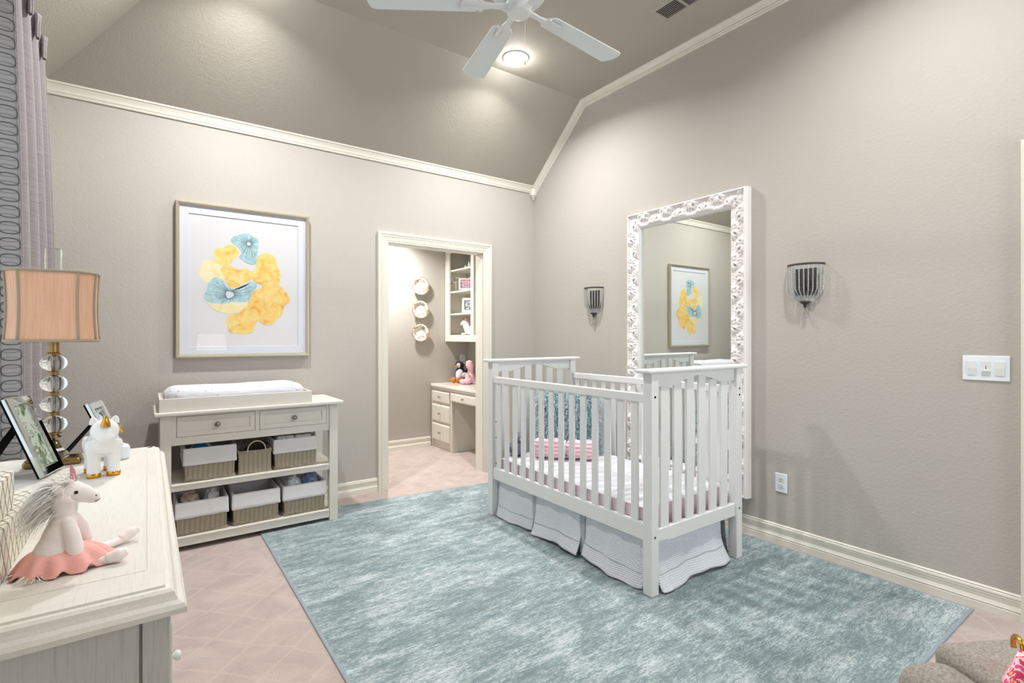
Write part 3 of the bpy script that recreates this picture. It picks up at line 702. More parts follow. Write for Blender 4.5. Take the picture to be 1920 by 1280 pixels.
for x in (1.982, 2.720):
    m = MB(); m.box(x-.014, cy0+pw, .262, x+.014, cy1-pw, .343); part('lower_side_rail', m, M['crib'], r, bevel=.003)
    m = MB(); m.box(x-.014, cy0+pw, .932, x+.014, cy1-pw, .977); part('upper_side_rail', m, M['crib'], r, bevel=.005, seg=3)
    for k in range(14):
        yc = 1.709+.0929*k; m = MB(); m.box(x-.006, yc-.0215, .342, x+.006, yc+.0215, .934); part('side_slat', m, M['crib'], r, bevel=.002)
m = MB(); m.box(2.012, 1.5965, .246, 2.10, 1.598, .262, 0); m.box(2.014, 1.5960, .249, 2.098, 1.5966, .2510, 1); m.box(2.014, 1.5960, .2535, 2.09, 1.5966, .255, 1); m.box(2.014, 1.5960, .2575, 2.095, 1.5966, .2585, 1)
part('warning_sticker', m, [M['white'], M['piping']], r)
m = MB(); m.box(2.0, 1.65, .262, 2.70, 2.955, .272); part('mattress_support', m, M['crib'], r)
# mattress
r = root('crib_mattress', 'thin mattress with a white and pale pink striped sheet inside the crib', 'mattress', (2.35, 2.30, .272))
m = MB()
def mtop(u, v):
    x = 2.001+u*.698; y = 1.652+v*1.300; ed = min(u, 1-u)*.698; ey = min(v, 1-v)*1.3; k = min(1, ed/.05)*min(1, ey/.05)
    return (x, y, .402+.022*k**.5+.006*noise.noise((x*7, y*7, 1)))
m.grid(mtop, 28, 50)
part('sheet_top', m, M['sheet'], r)
m = MB(); m.box(2.001, 1.652, .272, 2.699, 2.952, .403); bd = part('mattress_body', m, M['sheetside'], r, bevel=.004)
m = MB(); m.tube([(2.001, 1.652, .405), (2.699, 1.652, .405), (2.699, 2.952, .405), (2.001, 2.952, .405)], .003, 6, closed=True); part('sheet_piping', m, M['sheetside'], bd)

# crib skirt
r = root('crib_skirt', 'white quilted crib skirt hanging below the crib rails', 'crib skirt', (2.35, 2.30, z0r+.001))
def skirt(nm, fn, L, fl, amp, ph):
    m = MB()
    def f(u, v):
        q = v; s_ = u*L; o = fl*max(0, (q-.45)/.55)**2+amp*q*q*sin(s_*14+ph)+.004*sin(s_*40+ph)
        e_ = min(u, 1-u)*L; o -= .02*math.exp(-e_/.02)*(1-q*.5)
        z = .275-q*(.255+.010*sin(s_*9+ph)) ; z = max(z, .010+.004*(1+sin(s_*33+ph)))
        return fn(s_, o, z)
    m.grid(f, 60, 30); p = part(nm, m, M['quilt'], r, solid=.003)
    m = MB(); pts = [Vector(f(i/60, .72)) for i in range(61)]; q = [fn(i/60*L, .002, 0) for i in range(61)]
    nrm = (Vector(fn(0, 1, 0))-Vector(fn(0, 0, 0))); m.tube([p_+nrm*.003 for p_ in pts], .0018, 5); part('hem_seam', m, M['piping'], p)
skirt('skirt_panel', lambda s, o, z: (1.995-o, 2.955-s, z), .395, .020, .010, 0)
skirt('skirt_panel', lambda s, o, z: (1.995-o, 2.535-s, z), .415, .030, .012, 2.2)
skirt('skirt_panel', lambda s, o, z: (1.995-o, 2.100-s, z), .440, .035, .010, 4.4)
skirt('skirt_panel', lambda s, o, z: (2.030+s, 1.632-o, z), .600, .055, .014, 1.0)
for y in (2.957, 2.547, 2.110): 
    m = MB(); m.box(2.003, y-.02, .03, 2.006, y+.02, .275); part('pleat_backing', m, M['piping'], r)
skirt('skirt_panel', lambda s, o, z: (2.705+o, 1.66+s, z), 1.29, .02, .008, 1.0)

# shaggy teal pillow
def ribbons(m, P, Nn, L, n, droop=.5, w=.0025, curl=.02):
    """hair ribbons: P() gives (point, normal)"""
    for i in range(n):
        p, nr = P(); p = Vector(p); nr = Vector(nr).normalized()
        d = (nr + Vector((random.uniform(-.5, .5), random.uniform(-.5, .5), random.uniform(-.7, .2)))).normalized(); l = L*random.uniform(.6, 1.1)
        sd = d.cross(Vector((random.uniform(-1, 1), random.uniform(-1, 1), random.uniform(-1, 1)))).normalized()*w
        pts = []
        for k in range(5):
            t = k/4; q = p+d*l*t+Vector((0, 0, -1))*droop*l*t*t+sd.normalized()*curl*l*sin(t*5)*.8
            pts.append((q, sd*(1-t*.8)))
        vs = []
        for q, s_ in pts: vs += [(q-s_)[:], (q+s_)[:]]
        m.add([(a_, b2, max(c_, .4295)) for a_, b2, c_ in vs], [(2*k, 2*k+1, 2*k+3, 2*k+2) for k in range(4)], 0, True)
pA, pB = Vector((2.30, 2.91, .645)), Vector((2.655, 2.60, .645)); pc = (pA+pB)/2; ux = (pB-pA).normalized(); uz = Vector((.10, .12, 1)).normalized(); un = uz.cross(ux).normalized()
if un.y > 0: un = -un
def pilsurf(a, b_, side):
    k = (1-abs(a)**3.2)*(1-abs(b_)**3.2); return pc+ux*a*.215*(1-.06*(1-b_*b_))+uz*b_*.205+un*side*.075*max(0, k)**.55
r = root('fur_pillow', 'shaggy teal fur pillow leaning in the far corner of the crib', 'pillow', (pc.x, pc.y, .43))
m = MB()
for sd in (1, -1): m.grid(lambda u, v: (lambda q: (q.x, q.y, max(q.z, .4295)))(pilsurf(2*u-1, 2*v-1, sd)), 24, 24)
M['furbase'] = plain('teal_fur_backing', srgb(70, 108, 120), .9)
pb_ = part('pillow_body', m, M['furbase'], r)
m = MB()
def PP():
    a, b_ = random.uniform(-1, 1), random.uniform(-1, 1); p = pilsurf(a, b_, 1); return p, un*1+ux*a*.8+uz*b_*.7
ribbons(m, PP, None, .066, 5200, .7, .0028, .35)
part('shag_fur', m, M['fur'], r)

# pink ribbed pillow with a white tie
a0, a1 = Vector((2.17, 2.76, .432)), Vector((2.44, 2.46, .432)); ux2 = (a1-a0).normalized(); un2 = Vector((-ux2.y, ux2.x, 0)); 
if un2.y > 0: un2 = -un2
r = root('pink_pillow', 'small ribbed pink plush pillow tied in the middle lying on the crib mattress', 'pillow', ((a0+a1)/2)[:])
L_ = (a1-a0).length
for k, (s0, s1) in enumerate(((0, .53), (.50, 1.0))):
    m = MB()
    def f(u, v):
        s_ = s0+(s1-s0)*u; t = 2*pi*v; pin = 1-.28*math.exp(-((s_-.52)/.07)**2)-.25*(abs(2*u-1)**8)
        c = a0+ux2*L_*s_; w = .052*pin; hh = .064*pin*(1+.08*sin(s_*22)); g = lambda q: math.copysign(abs(q)**.7, q)
        return (c+un2*w*g(cos(t))+Vector((0, 0, .0682+hh*g(sin(t))*.98-.004)))[:]
    m.grid(f, 28, 28); part('pillow_half', m, M['ribbed'], r)
m = MB(); c = a0+ux2*L_*.52
m.tube([(c+un2*.050*cos(t)+Vector((0, 0, .060+.054*sin(t))))[:] for t in [2*pi*i/20 for i in range(20)]], .008, 6, closed=True)
m.ell((c+un2*.05+Vector((0, 0, .07)))[:], (.012, .012, .035), 10)
part('white_tie', m, M['white_cloth'], r)
# grey lavender soft toy in the near-left corner of the headboard
r = root('stuffed_toy', 'lavender and grey stuffed toy tucked at the headboard corner of the crib', 'soft toy', (2.10, 2.87, .428))
m = MB(); m.ell((2.10, 2.87, .478), (.060, .055, .052), 20); m.ell((2.125, 2.845, .445), (.03, .035, .018), 12); m.ell((2.065, 2.85, .445), (.03, .03, .018), 12); part('body', m, M['lav'], r)
m = MB(); m.ell((2.105, 2.865, .553), (.042, .04, .036), 18); m.ell((2.14, 2.87, .58), (.014, .01, .016), 10); m.ell((2.072, 2.87, .582), (.014, .01, .016), 10); part('head', m, M['lav'], r)
m = MB(); m.ell((2.105, 2.832, .545), (.016, .014, .012), 10); part('muzzle', m, M['beige_cloth'], r)

# ------------------------------------------------------------------ changing table
r = root('changing_table', 'cream changing table with two drawers and two open shelves against the back wall', 'changing table', (.56, 3.74, 0))
tx0, tx1, ty0, ty1 = .058, 1.062, 3.530, 3.955
for x in (tx0, tx1-.055):
    for y in (ty0, ty1-.05):
        zz = .0072 if (x > .6 and y < 3.7) else 0
        m = MB(); m.box(x, y, zz, x+.055, y+.05, .800); part('leg', m, M['table'], r, bevel=.003)
m = MB(); m.box(.030, 3.497, .800, 1.092, 3.965, .822); part('table_top', m, M['table'], r, bevel=.006, seg=3)
m = MB(); ax0, ax1, az0, az1 = tx0+.055, tx1-.055, .622, .800
m.box(ax0, ty0+.012, az0, ax1, ty0+.035, .668); m.box(ax0, ty0+.012, .789, ax1, ty0+.035, az1)
m.box(ax0, ty0+.012, .668, .138, ty0+.035, .789); m.box(.553, ty0+.012, .668, .577, ty0+.035, .789); m.box(.990, ty0+.012, .668, ax1, ty0+.035, .789)
m.box(tx0+.012, ty0+.05, az0, tx0+.032, ty1-.05, az1); m.box(tx1-.032, ty0+.05, az0, tx1-.012, ty1-.05, az1); m.box(ax0, ty1-.03, az0, ax1, ty1-.012, az1); m.box(tx0+.02, ty0+.02, az0, tx1-.02, ty1-.02, az0+.012)
part('apron', m, M['table'], r, bevel=.001)
for x0, x1 in ((.140, .551), (.579, .988)):
    m = MB(); m.box(x0, ty0+.018, .670, x1, ty0+.040, .787); m.sweep([(x0, .670), (x1, .670), (x1, .787), (x0, .787)], [(0, .0), (0, .008), (.026, .008), (.029, .004), (.029, 0)], lambda u, v, h: (u, ty0+.019-h, v), True)
    d_ = part('drawer', m, M['table'], r, bevel=.001)
    m = MB(); m.lathe([(.0, -.030), (.008, -.029), (.0145, -.024), (.016, -.018), (.013, -.012), (.006, -.008), (.006, 0), (.011, .001), (.011, .003)], ((x0+x1)/2, ty0+.017, .728), 20, 'y'); part('knob', m, M['steel'], d_)
for zt in (.395, .085):
    m = MB(); m.box(tx0+.006, ty0+.012, zt-.022, tx1-.006, ty1-.006, zt-.0005) if False else m.box(ax0, ty0+.010, zt-.022, ax1, ty1-.006, zt)
    m.box(tx0+.012, ty0+.05, zt-.022, ax0, ty1-.05, zt); m.box(ax1, ty0+.05, zt-.022, tx1-.012, ty1-.05, zt)
    m.box(ax0, ty0+.002, zt-.012, ax1, ty0+.012, zt); m.box(ax0, ty0+.006, zt-.040 if zt > .2 else zt-.055, ax1, ty0+.028, zt-.012)
    part('shelf', m, M['table'], r, bevel=.003)
# tray and pad
r = root('changing_tray', 'low white topper tray on the changing table holding the pad', 'tray', (.47, 3.72, .822))
m = MB(); X0, X1, Y0, Y1, Z0, Z1 = .054, .889, 3.515, 3.935, .822, .899; w = .016
m.box(X0, Y0, Z0, X1, Y0+w, Z1); m.box(X0, Y1-w, Z0, X1, Y1, Z1); m.box(X0, Y0+w, Z0, X0+w, Y1-w, Z1); m.box(X1-w, Y0+w, Z0, X1, Y1-w, Z1); m.box(X0+w, Y0+w, Z0, X1-w, Y1-w, Z0+.008)
part('tray_frame', m, M['table'], r, bevel=.002)
m = MB()
def pad(u, v):
    x = .082+u*.776; t = v*2*pi; hx = 1-abs(2*u-1)**10*.35; g = lambda q, e: math.copysign(abs(q)**e, q)
    y = 3.724+.172*g(cos(t), .55)*hx; top = sin(t) > 0
    yy = (y-3.724)/.172; zt = .945+.034*min(1, abs(yy))**2*(.6+.4*abs(2*u-1))+.004*noise.noise((x*9, y*9, 0)) + .006*(abs(2*u-1)**3)
    z = .831 if not top else .831+(zt-.831)*g(sin(t), .45)*(1-.25*abs(2*u-1)**14)
    return (x, y, z)
m.grid(pad, 60, 64); m.add([pad(0, j/64) for j in range(64)], [tuple(range(64))]); m.add([pad(1, j/64) for j in range(64)], [tuple(range(64))])
single('changing_pad', m, M['padcloth'], 'contoured changing pad in a white dotted cover on the tray', 'changing pad')

# baskets on the shelves
def basket(label, grp, x0, z0, w=.268, h=.195, hang=.095, y0=3.552, d=.30):
    xc = x0+w/2; yc = y0+d/2; r = root('storage_basket', label, 'basket', (xc, yc, z0), grp)
    m = MB(); tp = .006
    def rect(z, ins, o=0): return [(xc-w/2+ins, yc-d/2+ins, z), (xc+w/2-ins, yc-d/2+ins, z), (xc+w/2-ins, yc+d/2-ins, z), (xc-w/2+ins, yc+d/2-ins, z)]
    def ringwall(zs, m, smooth=False):
        vs = []; k = len(zs)
        for z, i in zs: vs += rect(z, i)
        fs = [(4*a+b, 4*a+(b+1) % 4, 4*a+4+(b+1) % 4, 4*a+4+b) for a in range(k-1) for b in range(4)]; m.add(vs, fs)
    ringwall([(z0+.001, tp+.002), (z0+h-.01, .001), (z0+h-.01, .011), (z0+.012, tp+.012)], m); m.add(rect(z0+.001, tp+.002), [(0, 1, 2, 3)]); m.add(rect(z0+.012, tp+.012), [(0, 1, 2, 3)])
    part('wicker_body', m, M['wicker'], r, bevel=.006)
    m = MB(); q = rect(z0+.006, tp-.001); m.tube(q, .004, 6, closed=True); q = rect(z0+.014, tp-.001); m.tube(q, .0035, 6, closed=True); part('braided_foot', m, M['cane'], r)
    m = MB(); n = 26
    def lin(zs, base):
        # perimeter with small wrinkles
        per = []
        for a, b_ in (((-1, -1), (1, -1)), ((1, -1), (1, 1)), ((1, 1), (-1, 1)), ((-1, 1), (-1, -1))):
            for i in range(n): t = i/n; per.append((a[0]+(b_[0]-a[0])*t, a[1]+(b_[1]-a[1])*t))
        N = len(per); vs = []
        for z, ins in zs:
            for k, (a, b_) in enumerate(per):
                wv = .0012*noise.noise((k*.35, z*30, x0*9)); o = ins+wv
                L2 = math.hypot(a, b_); vs.append((xc+a*(w/2-o), yc+b_*(d/2-o), z+(.002*noise.noise((k*.2, 1, x0*30)) if z < z0+h-hang+.02 and ins < 0 else 0)))
        m.add(vs, [(a*N+k, a*N+(k+1) % N, (a+1)*N+(k+1) % N, (a+1)*N+k) for a in range(len(zs)-1) for k in range(N)], 0, True)
    lin([(z0+h-hang, -.003), (z0+h-hang+.012, -.006), (z0+h-hang+.02, -.0035), (z0+h-.02, -.003), (z0+h-.002, -.002), (z0+h+.002, .004), (z0+h-.003, .012), (z0+h-.02, .016), (z0+.05, .022), (z0+.022, .024)], 0)
    m.add(rect(z0+.0225, .024), [(0, 1, 2, 3)])
    part('cloth_liner', m, M['liner'], r)
    return r
G = 'white-lined wicker baskets in the changing table'
basket('lined wicker basket with a blue pack inside, left end of the upper shelf', G, .174, .395, w=.272, h=.198, hang=.10)
basket('lined wicker basket full of diapers, right end of the upper shelf', G, .664, .395, hang=.09)
basket('lined wicker basket of beige clothes, left end of the lower shelf', G, .135, .085)
basket('empty lined wicker basket in the middle of the lower shelf', G, .428, .085)
basket('lined wicker basket of blue and white cloths, right end of the lower shelf', G, .720, .085)
# caddy
r = root('wicker_caddy', 'small unlined wicker caddy with two hoop handles on the upper shelf', 'basket', (.556, 3.68, .395))
m = MB(); X0, X1, Y0, Y1, Z0, Z1 = .4625, .6485, 3.562, 3.86, .396, .537; w = .007
m.box(X0, Y0, Z0, X1, Y0+w, Z1); m.box(X0, Y1-w, Z0, X1, Y1, Z1); m.box(X0, Y0+w, Z0, X0+w, Y1-w, Z1); m.box(X1-w, Y0+w, Z0, X1, Y1-w, Z1); m.box(X0+w, Y0+w, Z0, X1-w, Y1-w, Z0+.006)
m.box((X0+X1)/2-.003, Y0+w, Z0+.006, (X0+X1)/2+.003, Y1-w, Z1-.02); m.box(X0+w, Y0+.10, Z0+.006, X1-w, Y0+.106, Z1-.02); part('wicker_body', m, M['wicker'], r)
m = MB(); 
for zz, rr in ((Z1, .005), (Z1-.011, .004), (Z0+.005, .0045)): m.tube([(X0, Y0, zz), (X1, Y0, zz), (X1, Y1, zz), (X0, Y1, zz)], rr, 6, closed=True)
part('cane_rim', m, M['cane'], r)
for y in (Y0, Y1):
    m = MB(); c = (X0+X1)/2+.008; m.tube([(c-.052, y, Z1-.02)]+[(c+.052*cos(pi-pi*i/16), y, Z1+.06*sin(pi*i/16)) for i in range(17)]+[(c+.052, y, Z1-.02)], .0042, 8); part('hoop_handle', m, M['cane'], r)
# things in the baskets
def crumple(name, c, rad, mat, label, cat, seed, grp=None, amp=.35, bot=None):
    m = MB(); m.ell((0, 0, 0), (1, 1, 1), 40); m.v = [(lambda p: tuple(c[i]+rad[i]*p[i]*(1+amp*noise.noise((p[0]*2.2+seed, p[1]*2.2, p[2]*2.2))+amp*.5*abs(noise.noise((p[0]*6, p[1]*6+seed, p[2]*6)))-amp*.2) for i in range(3)))(q) for q in m.v]
    if bot is not None: m.v = [(x, y, max(z, bot)) for x, y, z in m.v]
    return single(name, m, mat, label, cat, grp)
r = root('wipes_pack', 'blue and clear rounded pack standing in the upper left basket', 'wipes pack', (.255, 3.63, .418))
R = Matrix.Rotation(.35, 3, 'Y') @ Matrix.Rotation(-.5, 3, 'X')
m = MB(); m.ell((.262, 3.640, .5435), (.060, .028, .078), 24, rot=R, pw=.8); part('pack_body', m, M['frost'], r)
m = MB(); m.ell((.258, 3.622, .549), (.050, .026, .066), 24, rot=R, pw=.8); part('blue_label', m, M['bluepack'], r)
G2 = 'folded diapers in the upper right basket'
for k in range(6):
    m = MB(); x = .689; z = .424+.0305*k
    m.box(x, 3.585, z, x+.105, 3.78, z+.027); single('folded_diaper', m, M['diaper'], 'folded white diaper in the left stack of the upper right basket', 'diaper', G2, bevel=.011, seg=3)
for k in range(6):
    m = MB(); x = .799; z = .424+.0300*k
    m.box(x, 3.585, z, x+.104, 3.80, z+.028); single('folded_diaper', m, M['diaper'], 'folded white diaper in the right stack of the upper right basket', 'diaper', G2+' right stack', bevel=.011, seg=3)
crumple('baby_clothes', (.212, 3.66, .262), (.046, .067, .056), M['beige_cloth'], 'crumpled beige baby clothes heaped on the left in the lower left basket', 'clothes', 1, bot=.112)
crumple('baby_clothes', (.325, 3.66, .262), (.042, .067, .056), M['liner'], 'rolled off-white cloth on the right in the lower left basket', 'clothes', 5, bot=.112)
crumple('baby_clothes', (.797, 3.65, .270), (.046, .067, .056), M['white_cloth'], 'folded white cloth on the left in the lower right basket', 'clothes', 8, bot=.112)
crumple('baby_clothes', (.910, 3.66, .278), (.050, .072, .058), M['blue_cloth'], 'folded blue patterned cloth on the right in the lower right basket', 'clothes', 11, bot=.112)

# ------------------------------------------------------------------ dresser
r = root('dresser', 'long off-white dresser in the left foreground carrying a lamp', 'dresser', (-.24, 1.56, 0))
dx0, dx1, dy0, dy1, dz = -.490, .050, .925, 2.215, .870
def dtop(u, v, h): return (u, v, h)
m = MB()
DPp = [(.0, .832), (.000, .840), (.004, .846), (.011, .850), (.014, .856), (.016, .862), (.021, .866), (.027, .867), (.028, .870), (.2, .870)]
m.sweep([(dx0, dy0), (dx1, dy0), (dx1, dy1-.02), (dx1-.02, dy1), (dx0, dy1)], DPp[:-1]+[(.050, .870)], dtop, True)
m.box(dx0+.03, dy0+.03, .832, dx1-.03, dy1-.03, .8692)
part('top_moulding', m, M['dresser_y'], r)
m = MB(); m.box(dx0+.052, dy0+.105, .8695, dx1-.053, dy1-.105, .8702); m.box(dx0+.045, dy0+.048, .8685, dx1-.048, dy0+.1035, .8701); m.box(dx0+.045, dy1-.1035, .8685, dx1-.048, dy1-.048, .8701); part('top_panel', m, M['dresser_y'], r)
m = MB(); bx0, bx1, by0, by1 = dx0+.02, .030, .955, 2.185
m.box(bx0+.005, by0+.010, .06, bx1-.01, by1-.010, .832)
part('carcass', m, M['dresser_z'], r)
for y0, y1 in ((by0, by0+.045), (by1-.045, by1)):
    for x0, x1 in ((-.006, bx1), (bx0, bx0+.045)):
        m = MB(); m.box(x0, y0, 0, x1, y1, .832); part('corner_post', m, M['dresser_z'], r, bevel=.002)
for y0, y1 in ((by0+.003, by0+.012), (by1-.012, by1-.003)):
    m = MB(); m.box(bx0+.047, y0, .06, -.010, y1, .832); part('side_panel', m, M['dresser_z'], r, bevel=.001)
rows = [(.08, .27), (.29, .49), (.51, .78)]
for z0, z1 in rows:
    for k in range(2):
        y0 = by0+.055+k*.563; y1 = y0+.555
        m = MB(); m.box(bx1-.012, y0, z0, bx1+.004, y1, z1); d_ = part('drawer', m, M['dresser_y'], r, bevel=.002)
        for yy in ((y0+.155, y1-.155)):
            m = MB(); m.lathe([(.006, 0), (.004, .003), (.004, .006), (.0075, .009), (.0095, .013), (.008, .017), (.004, .019), (0, .0192)], (bx1+.004, yy, (z0+z1)/2), 20, 'x'); part('knob', m, M['white'], d_)

# ------------------------------------------------------------------ lamp on the dresser
lx, ly = -.2285, 2.045; zt = .8702
r = root('table_lamp', 'table lamp of stacked clear crystal balls with a peach shade on the dresser', 'lamp', (lx, ly, zt))
m = MB(); m.box(lx-.066, ly-.036, zt, lx+.066, ly+.036, zt+.022); part('base_plinth', m, M['brass'], r, bevel=.009, seg=4)
m = MB(); m.lathe([(.0, zt+.0215), (.034, zt+.0215), (.037, zt+.026), (.033, zt+.036), (.020, zt+.050), (.014, zt+.066), (.012, zt+.075), (0, zt+.075)], (lx, ly, 0), 24); part('crystal_bell', m, M['crystal'], r)
m = MB(); m.tube([(lx, ly, zt+.02), (lx, ly, 1.30)], .0035, 8); part('centre_rod', m, M['steel'], r)
for zc in (.992, 1.053, 1.114, 1.176):
    m = MB(); m.lathe([(.009, -.0248)]+[(.0325*sin(t), -.0250*cos(t)) for t in [radians(22+136*i/14) for i in range(15)]]+[(.009, .0248)], (lx, ly, zc), 28); part('crystal_ball', m, M['crystal'], r)
for zc, k in ((.960, 1.5), (1.0225, 1), (1.0835, 1), (1.145, 1)):
    m = MB(); q = .0055*k; m.lathe([(.0, -q), (.013*k**.5, -q), (.016*k**.5, -q*.7), (.012, -q*.15), (.012, q*.15), (.016*k**.5, q*.7), (.013, q), (0, q)], (lx, ly, zc), 20); part('brass_collar', m, M['brass'], r)
m = MB(); m.cyl((lx, ly, 0), .0135, 1.202, 1.262, 20); m.lathe([(.016, 1.200), (.018, 1.203), (.0135, 1.208)], (lx, ly, 0), 20); part('brass_neck', m, M['brass'], r)
sh0, sh1 = 1.2425, 1.447
def shp(z, ex=0):
    q = (z-sh0)/(sh1-sh0); k = 1-.045*sin(pi*q)
    a, b_, c = .103*k+ex, .062*k+ex, .036*k
    return [(-a, -b_+c), (-a+c, -b_), (a-c, -b_), (a, -b_+c), (a, b_-c), (a-c, b_), (-a+c, b_), (-a, b_-c)]
rz = radians(-4); R2 = lambda p: (lx+p[0]*cos(rz)-p[1]*sin(rz), ly+p[0]*sin(rz)+p[1]*cos(rz))
m = MB(); nz = 12; vs = []
for ins in (0, -.003):
    for j in range(nz+1):
        z = sh0+(sh1-sh0)*j/nz; vs += [(*R2(p), z) for p in shp(z, ins)]
fs = [(8*j+i, 8*j+(i+1) % 8, 8*j+8+(i+1) % 8, 8*j+8+i) for j in range(nz) for i in range(8)]
o_ = 8*(nz+1); fs += [tuple(q+o_ for q in f) for f in fs]
m.add(vs, fs); sp = part('lamp_shade', m, M['shade'], r)
for z in (sh0, sh1):
    m = MB(); m.tube([(*R2(p), z) for p in shp(z, .001)], .0042, 8, closed=True); part('edge_braid', m, M['taupe'], sp)
for i in range(8):
    m = MB(); m.tube([(*R2(shp(sh0+(sh1-sh0)*j/10, .0005)[i]), sh0+(sh1-sh0)*j/10) for j in range(11)], .0036, 6); part('seam_braid', m, M['taupe'], sp)
m = MB(); m.tube([(lx-.094, ly, sh1-.012), (lx+.094, ly, sh1-.012)], .002, 6); m.tube([(lx, ly-.054, sh1-.012), (lx, ly+.054, sh1-.012)], .002, 6); m.tube([(lx, ly, 1.30), (lx, ly, sh1+.008)], .003, 6); part('harp', m, M['brass'], r)
m = MB(); m.box(lx-.019, ly-.012, sh1+.006, lx+.019, ly+.012, sh1+.072); part('crystal_finial', m, M['crystal'], r, bevel=.003)

# ------------------------------------------------------------------ photo frames
def pframe(label, BLp, BRp, lean, hgt, photo):
    BLp, BRp = Vector(BLp), Vector(BRp); d = (BRp-BLp).normalized(); W_ = (BRp-BLp).length; nn = Vector((-d.y, d.x, 0)); up = (Vector((0, 0, cos(lean)))+nn*sin(lean)); fr = d.cross(up).normalized()
    if fr.x < 0: fr = -fr
    P = lambda u, v, h: (BLp+d*u+up*v+fr*h+Vector((0, 0, .004)))[:]
    r = root('photo_frame', label, 'photo frame', ((BLp+BRp)/2)[:])
    m = MB(); m.prism([(0, 0), (W_, 0), (W_, hgt), (0, hgt)], -.006, -.001, P); part('velvet_back', m, M['black'], r)
    m = MB(); m.sweep([(0, 0), (W_, 0), (W_, hgt), (0, hgt)], [(0, -.001), (0, .006), (.003, .009), (.022, .009), (.026, .005), (.026, 0)], P, True); part('mirrored_border', m, M['bevel'], r)
    m = MB(); m.prism([(.024, .024), (W_-.024, .024), (W_-.024, hgt-.024), (.024, hgt-.024)], 0, .002, P); part('photograph', m, photo, r)
    c = (BLp+BRp)/2; m = MB(); w = .026; t = c+up*hgt*.72-fr*.007+Vector((0, 0, .004)); g = c+nn*(sin(lean)*hgt*.72+.10); g.z = BLp.z+.0015
    dn = (g-t); k = dn.normalized().cross(d).normalized()*.0015
    m.add([(t-d*w-k)[:], (t+d*w-k)[:], (g+d*w*1.4-k)[:], (g-d*w*1.4-k)[:], (t-d*w+k)[:], (t+d*w+k)[:], (g+d*w*1.4+k)[:], (g-d*w*1.4+k)[:]], [(0, 1, 2, 3), (7, 6, 5, 4), (0, 4, 5, 1), (2, 6, 7, 3), (1, 5, 6, 2), (0, 3, 7, 4)]); part('easel_leg', m, M['black'], r)
M['bevel'] = plain('bevelled_mirror_strip', srgb(206, 210, 206), .06, 1)
pframe('mirror-bordered photo frame leaning in front of the crystal lamp base', (-.233, 1.845, zt), (-.203, 1.967, zt), .36, .228, M['photo_green'])
pframe('mirror-bordered photo frame half hidden behind the white ceramic unicorn', (-.085, 2.03, zt), (-.060, 2.15, zt), .40, .185, M['photo_grey'])

# patterned boxes
m = MB(); m.box(-.46, .86, zt, -.183, 1.365, .953); r = root('keepsake_box', 'cream lattice-patterned box flat on the dresser beside the plush unicorn', 'box', (-.33, 1.10, zt)); part('box_body', m, M['lattice'], r, bevel=.003)
m = MB(); m.box(-.42, .80, .9535, -.192, 1.25, 1.018); r = root('keepsake_box', 'smaller cream lattice-patterned box stacked on top of the larger one', 'box', (-.31, 1.02, .9535)); part('box_body', m, M['lattice'], r, bevel=.003)

# ------------------------------------------------------------------ ceramic unicorn
ux_, uy_ = -.098, 1.80; th_ = radians(8)
r = root('unicorn_figurine', 'white glazed ceramic unicorn bank with gold horn and gold hooves', 'figurine', (ux_, uy_, zt))
def U(p): x, y, z = p; return (ux_+x*cos(th_)-y*sin(th_), uy_+x*sin(th_)+y*cos(th_), zt+z)
def Ue(m, c, rr, n=24, rot=None, pw=1): 
    k = MB(); k.ell((0, 0, 0), rr, n, 0, rot, pw); m.add([U((v[0]+c[0], v[1]+c[1], v[2]+c[2])) for v in k.v], k.f, 0, True)
# body faces -y (towards the camera side)
me_ = bpy.data.metaballs.new('tmp')
m = MB()
def shell(m, f, nu=28, nv=20):
    m.grid(lambda a, b_: U(f(a, b_)), nu, nv)
Ue(m, (0, .035, .082), (.037, .062, .036), 32, pw=.9)
for sx in (-1, 1):
    for yy in (-.004, .075):
        k = MB(); k.lathe([(.0, .0), (.0150, .0), (.0155, .010), (.0150, .03), (.0165, .055), (.022, .085), (.018, .10), (.0, .105)], (sx*.0215, yy, 0), 24); m.add([U(v) for v in k.v], k.f, 0, True)
k = MB(); k.tube([(0, .0, .085), (0, -.012, .100), (0, -.018, .115)], [.034, .029, .024], 20); m.add([U(v) for v in k.v], k.f, 0, True)
bpy.data.metaballs.remove(me_)
bd = part('body', m, M['ceramic'], r)
q = bd.modifiers.new('remesh', 'REMESH'); q.mode = 'VOXEL'; q.voxel_size = .0022; q.use_smooth_shade = True
q = bd.modifiers.new('smooth', 'SMOOTH'); q.iterations = 12; q.factor = .6
m = MB(); Ue(m, (0, -.028, .127), (.0325, .030, .034), 36); Ue(m, (0, -.044, .113), (.023, .022, .018), 28)
hd = part('head', m, M['ceramic'], r)
q = hd.modifiers.new('remesh', 'REMESH'); q.mode = 'VOXEL'; q.voxel_size = .002; q.use_smooth_shade = True
q = hd.modifiers.new('smooth', 'SMOOTH'); q.iterations = 10; q.factor = .6
for sx in (-1, 1):
    m = MB(); k = MB(); k.lathe([(.0115, 0), (.010, .009), (.006, .017), (.0, .021)], (0, 0, 0), 16, sc=(1, .6)); m.add([U((v[0]+sx*(.021+v[2]*.15), v[1]-.024, v[2]+.147)) for v in k.v], k.f, 0, True); part('ear', m, M['ceramic'], hd)
m = MB(); k = MB(); k.lathe([(.0115, 0), (.0105, .008), (.007, .020), (.003, .029), (.0, .032)], (0, 0, 0), 20); m.add([U((v[0], v[1]*.9-.050-v[2]*.25, v[2]+.142)) for v in k.v], k.f, 0, True); part('horn', m, M['gold'], hd)
